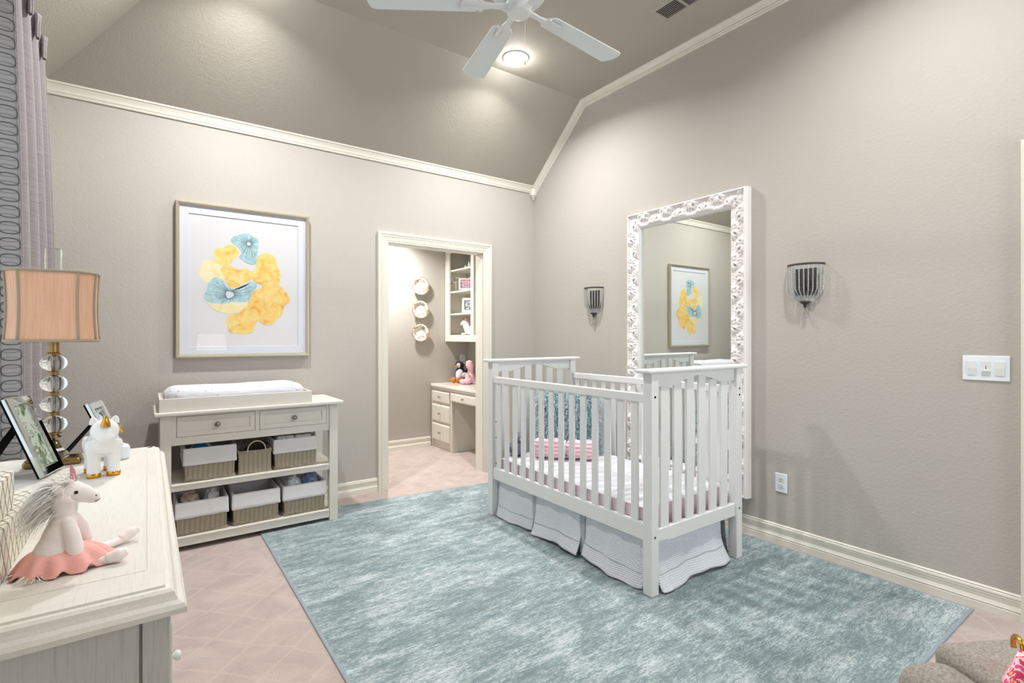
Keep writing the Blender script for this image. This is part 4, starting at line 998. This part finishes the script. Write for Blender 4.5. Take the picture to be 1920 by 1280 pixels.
for sx in (-1, 1):
    for yy in (-.004, .075):
        m = MB(); k = MB(); k.lathe([(.0, -.0), (.0155, .0), (.0165, .006), (.0158, .0125), (.0, .0126)], (sx*.0215, yy, 0), 24); m.add([U(v) for v in k.v], k.f, 0, True); part('hoof', m, M['gold'], r)
for sx in (1,):
    m = MB(); m.tube([U((sx*.030, -.01, .136)), U((sx*.040, .0, .125)), U((sx*.043, .004, .112))], [.004, .0045, .002], 8); part('mane_lock', m, M['gold'], r)
m = MB(); m.lathe([(.0, .001), (.024, .001), (.026, .008), (.026, .036), (.022, .044), (.012, .048), (.0, .049)], (-.070, 2.02, zt), 24)
single('small_jar', m, M['frost'], 'small frosted white jar right behind the ceramic unicorn', 'jar')

# ------------------------------------------------------------------ plush unicorn ballerina
r = root('plush_unicorn', 'seated plush unicorn with white mane, glitter horn and coral tutu', 'soft toy', (-.115, 1.12, zt))
Y0 = 1.12
def taper(pts, rad, n=16): m = MB(); m.tube(pts, rad, n); return m
def sk(pr, n=18, sm=10):
    """smooth closed limb from (point, radius) list"""
    m = MB(); P = [Vector(p) for p, _ in pr]; out = []; rr = []
    for i in range(len(P)-1):
        p0, p1, p2, p3 = P[max(i-1, 0)], P[i], P[i+1], P[min(i+2, len(P)-1)]; r1, r2 = pr[i][1], pr[i+1][1]
        for k in range(sm):
            t = k/sm; out.append(.5*((2*p1)+(-p0+p2)*t+(2*p0-5*p1+4*p2-p3)*t*t+(-p0+3*p1-3*p2+p3)*t**3)); rr.append(r1+(r2-r1)*(3*t*t-2*t**3))
    out.append(P[-1]); rr.append(pr[-1][1]); m.tube([o[:] for o in out], rr, n); return m
m = sk([((-.124, Y0, .876), .002), ((-.124, Y0, .884), .030), ((-.122, Y0, .902), .029), ((-.117, Y0, .925), .0235), ((-.113, Y0, .948), .0185), ((-.112, Y0, .958), .0165), ((-.112, Y0, .968), .0175), ((-.111, Y0, .985), .021), ((-.104, Y0, .9945), .0195), ((-.090, Y0, .990), .0150), ((-.078, Y0, .9835), .0112), ((-.069, Y0, .9805), .0095), ((-.0655, Y0, .980), .002)])
tb = part('body', m, M['whiteplush'], r)
m = sk([((-.107, Y0-.014, .955), .002), ((-.106, Y0-.018, .951), .0085), ((-.100, Y0-.021, .930), .0105), ((-.097, Y0-.022, .910), .0115), ((-.096, Y0-.022, .896), .010), ((-.096, Y0-.022, .889), .002)]); part('arm', m, M['whiteplush'], r)
m = sk([((-.103, Y0+.014, .953), .002), ((-.100, Y0+.018, .949), .008), ((-.092, Y0+.022, .930), .010), ((-.086, Y0+.024, .908), .010), ((-.085, Y0+.024, .898), .002)]); part('arm', m, M['whiteplush'], r)
m = sk([((-.115, Y0-.015, .886), .010), ((-.085, Y0-.018, .8795), .0080), ((-.058, Y0-.022, .8775), .0070), ((-.050, Y0-.024, .8800), .0095), ((-.038, Y0-.026, .8835), .0105), ((-.029, Y0-.026, .887), .007), ((-.026, Y0-.026, .888), .001)]); part('leg', m, M['whiteplush'], r)
m = sk([((-.115, Y0+.015, .886), .010), ((-.075, Y0+.04, .8795), .0075), ((-.045, Y0+.062, .8780), .0065), ((-.036, Y0+.068, .8810), .0085), ((-.025, Y0+.075, .886), .010), ((-.016, Y0+.080, .890), .007), ((-.013, Y0+.082, .892), .001)]); part('leg', m, M['whiteplush'], r)
m = MB()
def tut(u, v):
    a = 2*pi*u; fr = max(0, cos(a)); R = .030+v*(.026+.020*max(0, cos(a-.2))); wv = v*.0045*sin(a*11)
    return (-.121+(R+wv)*cos(a), Y0+(R*.80+wv)*sin(a), max(.8725+.001*sin(a*11), .905-.006*v-.030*v*v*(.95+.25*sin(a*11+1))+.004*fr))
m.grid(tut, 120, 12); part('tutu', m, M['tutu'], r, solid=.0012)
m = sk([((-.101, Y0, 1.004), .006), ((-.1005, Y0, 1.016), .0050), ((-.1015, Y0, 1.028), .0038), ((-.1035, Y0, 1.040), .0012)], 10); part('horn', m, M['glit'], r)
m = MB(); m.ell((-.118, Y0-.016, 1.004), (.007, .004, .010), 12, rot=Matrix.Rotation(-.7, 3, 'Y')); part('ear', m, M['whiteplush'], r)
m = MB(); m.ell((-.0955, Y0-.0166, .9965), (.0030, .0022, .0030), 12); m.ell((-.0705, Y0-.0085, .985), (.0014, .0012, .0014), 8); part('eye', m, M['eye'], r)
m = MB(); m.tube([(-.072, Y0-.0086, .9755), (-.068, Y0-.0078, .9765), (-.0655, Y0-.005, .9775)], .0007, 5); part('mouth', m, M['eye'], r)
m = MB()
def lock(p0, d0, L, n, spread, droop, w=.0008):
    for i in range(n):
        p = Vector(p0)+Vector((random.uniform(-.010, .012), random.uniform(-.016, .016), random.uniform(-.012, .010)))
        d = (Vector(d0)+Vector((random.uniform(-1, 1), random.uniform(-1, 1), random.uniform(-1, 1)))*spread).normalized(); l = L*random.uniform(.6, 1.15)
        sd = d.cross(Vector((random.uniform(-1, 1), random.uniform(-1, 1), 1))).normalized()*w; vs = []
        for k in range(7):
            t = k/6; q = p+d*l*t+Vector((0, 0, -1))*droop*l*t*t+sd.normalized()*.0035*sin(t*4+i); s_ = sd*(1-t*.85); vs += [(q-s_)[:], (q+s_)[:]]
        m.add(vs, [(2*k, 2*k+1, 2*k+3, 2*k+2) for k in range(6)], 0, True)
lock((-.116, Y0, 1.006), (-.75, -.10, .30), .050, 420, .35, .95)
lock((-.124, Y0, .993), (-.8, -.15, .0), .048, 520, .35, .8)
lock((-.130, Y0, .975), (-.7, -.1, -.2), .036, 260, .3, .6)
lock((-.106, Y0, 1.010), (-.5, -.1, .35), .028, 160, .5, .4)
part('mane', m, M['mane'], r)
m = MB(); _p = random.getstate()
for i in range(220):
    p = Vector((-.150+random.uniform(-.006, .010), Y0+random.uniform(-.034, -.012), .876+random.uniform(-.002, .004))); d = Vector((random.uniform(-1, .8), random.uniform(-1, -.5), random.uniform(-.1, .05))).normalized(); sd = Vector((0, 0, 1)).cross(d)*.0008; vs = []
    for k in range(4): t = k/3; q = p+d*.022*t; q.z = max(q.z-.012*t*t, .872); vs += [(q-sd*(1-t))[:], (q+sd*(1-t))[:]]
    m.add(vs, [(2*k, 2*k+1, 2*k+3, 2*k+2) for k in range(3)], 0, True)
part('tail', m, M['mane'], r)

# ------------------------------------------------------------------ curtain at the side window
PB = [(-.432, 2.545), (-.374, 2.557), (-.380, 2.60), (-.470, 2.76), (-.395, 2.92), (-.470, 3.06), (-.400, 3.20), (-.470, 3.34), (-.405, 3.47), (-.470, 3.60), (-.410, 3.72), (-.465, 3.83), (-.425, 3.93)]
def cr(P, t):
    n = len(P)-1; t = max(0, min(.99999, t))*n; i = int(t); f = t-i; g = lambda k: P[max(0, min(n, k))]
    return tuple(.5*((2*g(i)[c])+(-g(i-1)[c]+g(i+1)[c])*f+(2*g(i-1)[c]-5*g(i)[c]+4*g(i+1)[c]-g(i+2)[c])*f*f+(-g(i-1)[c]+3*g(i)[c]-3*g(i+1)[c]+g(i+2)[c])*f**3) for c in (0, 1))
def cur(s, z, o=0):
    x, y = cr(PB, s); q = max(0, min(1, (z-.9)/1.79))**2.0
    yt = 2.34+(y-2.545)*.83; y2 = y+(yt-y)*q; pin = max(0, min(1, (z-2.50)/.10))
    x2 = x+(.0)*q; return (x2+o*.78, y2-o*.6, z)
r = root('curtain', 'mauve pinch-pleated curtain with a ringed border band beside the side window', 'curtain', (-.44, 3.2, .02))
m = MB(); m.grid(lambda u, v: cur(1/12+u*11/12 if False else u, .02+2.67*v), 260, 70); part('fabric', m, M['curtain'], r, solid=.003)
m = MB(); m.grid(lambda u, v: cur(u*.083, .02+2.67*v, .004), 8, 70); bnd = part('border_band', m, M['band'], r)
m = MB()
for s_ in (.0005, .0025, .0805, .0825): m.tube([cur(s_, .03+2.65*j/60, .0055) for j in range(61)], .0011, 4)
part('band_stitching', m, M['ringlt'], bnd)
for st, mt, off in ((0, 'ringlt', .0565), (1, 'ringdk', 0)):
    m = MB(); k = 0
    while .05+off/2+k*.0565 < 2.64:
        zc = .06+(off/2)+k*.0565; k += 1
        m.tube([cur(.0415+.036*math.copysign(abs(cos(t))**.8, cos(t)), zc+.0205*math.copysign(abs(sin(t))**.8, sin(t)), .006+.001*st) for t in [2*pi*i/22 for i in range(22)]], .0014, 4, closed=True)
    part('ring_embroidery', m, M[mt], bnd)
for i in range(5):
    s_ = [.33, .50, .66, .83, .97][i]; x, y, z = cur(s_, 2.69); m = MB()
    for q in (-.009, 0, .009): m.lathe([(.005, -.095), (.0065, -.07), (.006, -.045), (.009, -.01), (.010, .010), (.006, .013)], (x+.010-abs(q)*.6, y+q, 2.69), 10)
    part('pinch_pleat', m, M['curtain'], r)
m = MB(); m.tube([(-.491, -.1, 2.64), (-.491, 3.75, 2.64)], .008, 12); m.ell((-.488, 3.77, 2.64), (.014, .016, .014), 16)
for y in (.2, 2.0, 3.6): m.box(XL, y-.012, 2.63, -.491, y+.012, 2.65)
single('curtain_rod', m, M['bronze'], 'dark curtain rod along the side window wall', 'curtain rod')

# ------------------------------------------------------------------ nook desk, cabinet and their things
r = root('built_in_desk', 'cream built-in desk with a drawer stack inside the study nook', 'desk', (2.9, 4.73, 0))
DX, y0_, y1_ = 2.662, 4.127, 5.318
m = MB(); m.box(DX+.018, 4.862, .085, 3.158, y1_, .668); m.box(DX+.018, y0_, .555, 3.158, 4.862, .668); m.box(DX+.03, 4.875, 0, 3.158, y1_-.005, .085); m.box(DX+.01, 4.845, 0, DX+.035, 4.868, .668); m.box(DX+.03, 4.856, 0, 3.157, 4.874, .556); m.box(DX+.01, y1_-.012, 0, DX+.03, y1_, .668)
m.box(3.10, y0_, 0, 3.157, 4.857, .554)
part('desk_body', m, M['trim'], r, bevel=.002)
m = MB(); m.prism([(DX-.012, y0_), (3.158, y0_), (3.158, 5.33), (DX+.02, 5.33), (DX-.012, 5.30)], .692, .722); m.prism([(DX, y0_), (3.158, y0_), (3.158, 5.325), (DX+.02, 5.325), (DX, 5.30)], .668, .692)
M['lam'] = plain('glossy_white_desktop', srgb(232, 228, 218), .12)
part('desk_top', m, M['lam'], r, bevel=.005)
def drw(ya, yb, za, zb2):
    m = MB(); m.prism([(DX+.020, za), (DX+.004, za), (DX, za+.012), (DX, zb2-.016), (DX+.010, zb2), (DX+.020, zb2)], ya, yb, lambda u, v, d: (u, d, v)); d_ = part('drawer', m, M['trim'], r, bevel=.003)
    m = MB(); m.lathe([(.006, 0), (.004, -.008), (.004, -.014), (.012, -.018), (.012, -.023), (0, -.026)], (DX, (ya+yb)/2, (za+zb2)/2), 16, 'x'); part('knob', m, M['steel'], d_)
drw(4.888, 5.295, .520, .650); drw(4.888, 5.295, .305, .497); drw(4.888, 5.295, .090, .283); drw(4.30, 4.855, .560, .655)
r = root('wall_cabinet', 'cream upper cabinet with open shelves above the nook desk', 'cabinet', (3.0, 4.73, 1.203))
CX = 2.85; m = MB()
m.box(CX, 5.225, 1.203, CX+.02, 5.325, 2.44); m.box(CX, 4.685, 1.203, CX+.02, 4.745, 2.44); m.box(CX, 4.13, 1.203, CX+.02, 4.19, 2.44)
m.box(CX+.001, 4.13, 1.203, CX+.019, 5.3, 1.279); m.box(CX+.001, 4.13, 2.225, CX+.019, 5.3, 2.44)
m.box(CX+.02, 4.13, 1.203, 3.155, 5.325, 1.222); m.box(CX+.02, 4.13, 1.262, 3.155, 5.325, 1.279); m.box(CX+.02, 5.305, 1.203, 3.155, 5.325, 2.44); m.box(CX+.02, 4.13, 1.203, 3.155, 4.15, 2.44); m.box(CX+.02, 4.705, 1.28, 3.155, 4.725, 2.44)
m.box(3.14, 4.15, 1.203, 3.155, 5.3, 2.44)
part('cabinet_body', m, M['trim'], r, bevel=.001)
SH = (2.012, 1.765, 1.508)
for z in SH: m = MB(); m.box(CX+.022, 4.727, z, 3.139, 5.304, z+.018); part('shelf', m, M['trim'], r, bevel=.002)
G = 'gilded scalloped plates on the nook wall'
for i, (z, nm) in enumerate(((1.832, 'topmost'), (1.566, 'middle'), (1.302, 'lowest'))):
    r = root('decorative_plate', '%s of the three gilded scalloped plates hung in the nook' % nm, 'plate', (2.521, 5.33, z-.095), G)
    m = MB(); n = 48; vs = []; prof = [(.0, .018), (.045, .018), (.055, .014), (.075, .030), (.098, .040)]
    for j, (rr, h) in enumerate(prof):
        for k in range(n): a = 2*pi*k/n+i; sc_ = 1+(.05*abs(sin(a*6)) if j > 2 else 0); vs.append((2.521+rr*sc_*cos(a), 5.33-h, z+rr*sc_*sin(a)))
    fs = [(j*n+k, j*n+(k+1) % n, (j+1)*n+(k+1) % n, (j+1)*n+k) for j in range(4) for k in range(n)]
    m.add(vs, fs, 0, True); m.m = [0 if q < 2*n else 1 for q in range(len(fs))]; p_ = part('dish', m, [M['ceramic'], M['platerim']], r, solid=.004)
    m = MB(); m.tube([(2.521+.1*(1+.05*abs(sin(a*6)))*cos(a), 5.33-.041, z+.1*(1+.05*abs(sin(a*6)))*sin(a)) for a in [2*pi*k/72+i for k in range(72)]], .0022, 5, closed=True); part('gold_rim', m, M['gold'], r)
    m = MB(); m.cyl((2.521, 5.33, z), .03, -.018, 0, 12, ax='y'); part('hanger', m, M['bolt'], r)
# cabinet items
sz = SH[0]+.019
r = root('ceramic_village', 'pale mint ceramic cottages on the top cabinet shelf', 'ornament', (3.0, 4.95, sz))
for k, (yy, h, w) in enumerate(((5.05, .05, .035), (4.97, .085, .03), (4.88, .055, .045), (4.79, .07, .03))):
    m = MB(); m.prism([(-w, 0), (w, 0), (w, h*.55), (0, h), (-w, h*.55)], 2.96, 3.02, lambda u, v, d: (d, yy+u*.9, sz+v)); part('cottage', m, M['mint'], r, bevel=.003)
sz = SH[1]+.019
def stand(label, x, yc, z, w, h, photo, border, tilt=.18, yaw=.9, bt=.018):
    d = Vector((-sin(yaw)*-1, -cos(yaw), 0)); d = Vector((sin(yaw), -cos(yaw), 0)); nn = Vector((-cos(yaw), -sin(yaw), 0)); up = (Vector((0, 0, cos(tilt)))-nn*sin(tilt)); fr = nn*cos(tilt)+Vector((0, 0, sin(tilt))); B = Vector((x, yc, z+.003))
    P = lambda u, v, q: (B+d*u+up*v+fr*q)[:]
    r = root('photo_frame', label, 'photo frame', (x, yc, z)); m = MB(); m.sweep([(-w/2, 0), (w/2, 0), (w/2, h), (-w/2, h)], [(0, 0), (0, .010), (bt, .012), (bt, 0), (0, 0)], P, True); part('border', m, border, r, bevel=.002)
    m = MB(); m.prism([(-w/2+.01, .01), (w/2-.01, .01), (w/2-.01, h-.01), (-w/2+.01, h-.01)], .0, .004, P); part('photograph', m, photo, r)
    m = MB(); b0 = B+up*h*.7-fr*.002; b1 = B-nn*(h*.35); b1.z = z+.002; m.tube([b0[:], b1[:]], .004, 6); part('easel_leg', m, M['black'], r)
M['pinkfr'] = plain('pale_pink_frame', srgb(232, 206, 206), .3)
M['whitefr'] = plain('white_bead_frame', srgb(228, 228, 226), .3)
stand('pale pink frame with a beach photo on the second cabinet shelf', 2.93, 4.97, sz, .17, .135, M['photo_blue'], M['pinkfr'], .2, .95)
m = MB(); m.ell((3.03, 5.03, sz+.05), (.035, .035, .05), 16); m.ell((3.03, 5.04, sz+.125), (.028, .028, .035), 16); m.ell((3.03, 5.02, sz+.165), (.018, .02, .025), 12)
single('white_figurine', m, M['ceramic'], 'white rounded ornament behind the pink frame in the cabinet', 'figurine')
m = MB(); m.box(2.955, 4.775, sz, 2.985, 4.835, sz+.15); single('brown_frame', m, M['brown'], 'thin brown frame edge beside the pink frame in the cabinet', 'photo frame')
for k, (yy, zz) in enumerate(((5.26, .10), (5.19, .148))):
    r = root('ornament_stick', 'thin white stick with black tips on the second cabinet shelf, %s one' % ('lower' if k == 0 else 'upper'), 'ornament', (2.90, yy, sz))
    m = MB(); m.tube([(2.90, yy+.0, sz+zz), (2.92, yy-.09, sz+zz+.01)], .0018, 6); m.tube([(2.93, yy-.05, sz), (2.93, yy-.05, sz+zz+.004)], .0018, 6); part('stick', m, M['frost'], r)
    m = MB(); m.ell((2.90, yy, sz+zz), (.006, .010, .007), 10); part('black_tip', m, M['black'], r)
    m = MB(); m.ell((2.93, yy-.05, sz+.006), (.006, .009, .006), 10); part('black_tip', m, M['black'], r)
sz = SH[2]+.019
stand('white beaded frame with a family photo on the third cabinet shelf', 2.945, 4.90, sz, .20, .165, M['photo_grey'], M['whitefr'], .16, .85, .026)
sz = 1.28
r = root('unicorn_ornament', 'white lying unicorn ornament with a pink mane on the bottom cabinet shelf', 'figurine', (2.95, 4.98, sz))
m = MB(); m.ell((2.95, 4.93, sz+.045), (.04, .10, .044), 20); m.ell((2.93, 5.03, sz+.012), (.02, .05, .012), 12); m.ell((2.94, 4.86, sz+.014), (.025, .06, .014), 12); part('body', m, M['ceramic'], r)
m = sk([((2.95, 4.99, sz+.05), .030), ((2.95, 5.03, sz+.10), .026), ((2.95, 5.05, sz+.145), .024), ((2.945, 5.085, sz+.135), .018), ((2.94, 5.105, sz+.12), .012), ((2.94, 5.11, sz+.118), .002)]); part('head_and_neck', m, M['ceramic'], r)
m = sk([((2.95, 5.045, sz+.185), .006), ((2.955, 5.02, sz+.17), .017), ((2.96, 4.995, sz+.12), .020), ((2.955, 4.96, sz+.08), .022), ((2.95, 4.90, sz+.075), .014), ((2.95, 4.83, sz+.05), .010)]); part('mane', m, M['pinkplush'], r)
m = MB(); m.lathe([(.008, 0), (.0, .04)], (2.948, 5.06, sz+.165), 10); part('horn', m, M['gold'], r)
# desk toys
dz_ = .7225
px, py = 2.985, 5.205
r = root('plush_penguin', 'navy and white plush penguin with orange feet on the nook desk', 'soft toy', (px, py, dz_))
m = MB(); m.ell((px, py, dz_+.095), (.062, .055, .092), 24); part('body', m, M['penguin'], r)
m = MB(); m.ell((px-.018, py-.020, dz_+.088), (.050, .045, .078), 24); part('belly', m, M['white_cloth'], r)
m = MB(); m.ell((px-.008, py, dz_+.205), (.052, .050, .045), 24); hd = part('head', m, M['penguin'], r)
m = MB(); m.ell((px-.032, py-.022, dz_+.203), (.027, .026, .030), 16); part('face', m, M['white_cloth'], hd)
m = MB(); m.ell((px-.063, py-.026, dz_+.190), (.020, .018, .015), 14); part('beak', m, M['orange'], hd)
m = MB(); m.ell((px-.052, py-.044, dz_+.212), (.004, .004, .005), 8); part('eye', m, M['eye'], hd)
m = MB(); m.ell((px+.03, py-.058, dz_+.11), (.022, .014, .055), 14, rot=Matrix.Rotation(.5, 3, 'X')); part('wing', m, M['penguin'], r)
m = MB(); m.ell((px-.075, py+.025, dz_+.032), (.036, .034, .031), 16); part('foot', m, M['orange'], r)
m = MB(); m.ell((px-.048, py-.058, dz_+.032), (.036, .036, .031), 16); m.ell((px-.03, py-.09, dz_+.028), (.024, .02, .027), 12); part('foot', m, M['brown'], r)
px, py = 2.955, 4.985
r = root('plush_flamingo', 'pink plush toy with a round head slumped beside the penguin', 'soft toy', (px, py, dz_))
m = MB(); m.ell((px+.03, py, dz_+.07), (.055, .06, .07), 20); m.ell((px-.02, py-.03, dz_+.035), (.05, .045, .035), 16); m.ell((px-.03, py+.055, dz_+.028), (.045, .03, .028), 16); m.ell((px-.06, py-.01, dz_+.024), (.03, .03, .024), 12); part('body', m, M['pinkplush'], r)
m = sk([((px+.03, py, dz_+.10), .03), ((px+.03, py-.015, dz_+.16), .028), ((px+.015, py-.02, dz_+.215), .045), ((px+.01, py-.02, dz_+.25), .040), ((px+.01, py-.02, dz_+.272), .002)]); part('head', m, M['pinkplush'], r)
m = MB(); m.ell((px-.01, py+.05, dz_+.10), (.030, .030, .030), 14); m.ell((px+.0, py+.085, dz_+.09), (.02, .03, .02), 12); part('face', m, M['beige_cloth'], r)
m = MB(); m.ell((px-.022, py-.045, dz_+.125), (.012, .02, .014), 10); part('green_ribbon', m, plain('green_ribbon', srgb(130, 190, 130), .7), r)

# ------------------------------------------------------------------ armchair in the lower right foreground
r = root('armchair', 'grey wool upholstered armchair at the lower right edge', 'armchair', (1.80, -.05, 0))
def rbox(x0, y0, z0, x1, y1, z1, nm, bev=.04, par=None, rot=0, c=None):
    m = MB(); m.box(x0, y0, z0, x1, y1, z1)
    if rot:
        c = c or ((x0+x1)/2, (y0+y1)/2); m.v = [(c[0]+(x-c[0])*cos(rot)-(y-c[1])*sin(rot), c[1]+(x-c[0])*sin(rot)+(y-c[1])*cos(rot), z) for x, y, z in m.v]
    return part(nm, m, M['tweed'], par or r, bevel=bev, seg=6)
CH = (1.818, .028)
for _x in (1,): rbox(1.488, -.33, .30, 2.07, .328, .455, 'seat_cushion', .035, rot=-.53, c=CH)
rbox(1.478, -.35, .10, 2.08, .318, .300, 'seat_base', .02, rot=-.53, c=CH)
rbox(1.325, -.38, .12, 1.484, .280, .452, 'arm', .06, rot=-.53, c=CH)
rbox(2.075, -.38, .12, 2.25, .265, .452, 'arm', .06, rot=-.53, c=CH)
rbox(1.30, -.54, .10, 2.25, -.352, .95, 'backrest', .06, rot=-.53, c=CH)
for x, y in ((1.54, .25), (2.02, .25), (1.54, -.4), (2.02, -.4)):
    m = MB(); c = CH; a = -.53; X, Y = c[0]+(x-c[0])*cos(a)-(y-c[1])*sin(a), c[1]+(x-c[0])*sin(a)+(y-c[1])*cos(a); zz = .0075 if Y > .66 else 0
    m.cyl((X, Y, 0), .018, zz, .13, 14); part('leg', m, M['brown'], r)
r = root('floral_pouch', 'pink floral pouch with a gold ring handle on the armchair seat', 'pouch', (1.665, .24, .457))
m = MB()
def pch(u, v):
    a = 2*pi*u; t = v; w = 1-.15*t; g = lambda q: math.copysign(abs(q)**.6, q); ed = (1-(2*t-1)**8)
    return (1.655+.080*w*g(cos(a)), .240+.060*(1-.4*t)*g(sin(a)), .457+.070*t+.004*sin(a*3)*t)
m.grid(pch, 48, 12); m.add([pch(i/48, 1) for i in range(48)], [tuple(range(48))]); m.add([pch(i/48, 0) for i in range(48)], [tuple(range(48))]); part('pouch_body', m, M['pouch'], r)
m = MB(); m.tube([(1.672+.020*cos(t), .280+.012*cos(t), .520+.024*sin(t)) for t in [-.5+(pi+1)*i/16 for i in range(17)]], .0055, 10); part('gold_handle', m, M['gold'], r)

# ------------------------------------------------------------------ lit lamp on a side table behind the camera, seen in the picture glass
sx_, sy_ = .78, -.82
r = root('side_table', 'round white side table by the front wall', 'side table', (sx_, sy_, 0))
m = MB(); m.lathe([(0, .60), (.24, .60), (.25, .61), (.25, .62), (.24, .63), (0, .63)], (sx_, sy_, 0), 36); part('table_top', m, M['white'], r)
m = MB(); m.lathe([(.0, 0), (.17, 0), (.17, .015), (.04, .04), (.025, .1), (.025, .52), (.06, .60)], (sx_, sy_, 0), 28); part('pedestal', m, M['white'], r)
r = root('bedside_lamp', 'lit white lamp with a wide shade, seen reflected in the picture glass', 'lamp', (sx_, sy_, .631))
m = MB(); m.lathe([(0, .631), (.07, .631), (.075, .66), (.055, .80), (.06, .95), (.03, 1.0), (.012, 1.02), (.012, 1.06), (0, 1.06)], (sx_, sy_, 0), 28); part('lamp_base', m, M['white'], r)
t = NT('lit_linen_shade', .9); t.col((.95, .93, .9, 1)); t.b.inputs['Emission Color'].default_value = (1, .96, .9, 1); t.b.inputs['Emission Strength'].default_value = 7
m = MB(); m.lathe([(.20, 1.06), (.17, 1.30)], (sx_, sy_, 0), 40); part('lamp_shade', m, t.mat, r)
l = bpy.data.lights.new('bulb', 'POINT'); l.energy = 40; l.color = (1, .93, .84); l.shadow_soft_size = .04; o = bpy.data.objects.new('bulb', l); COL.objects.link(o); o.location = (sx_, sy_, 1.17)
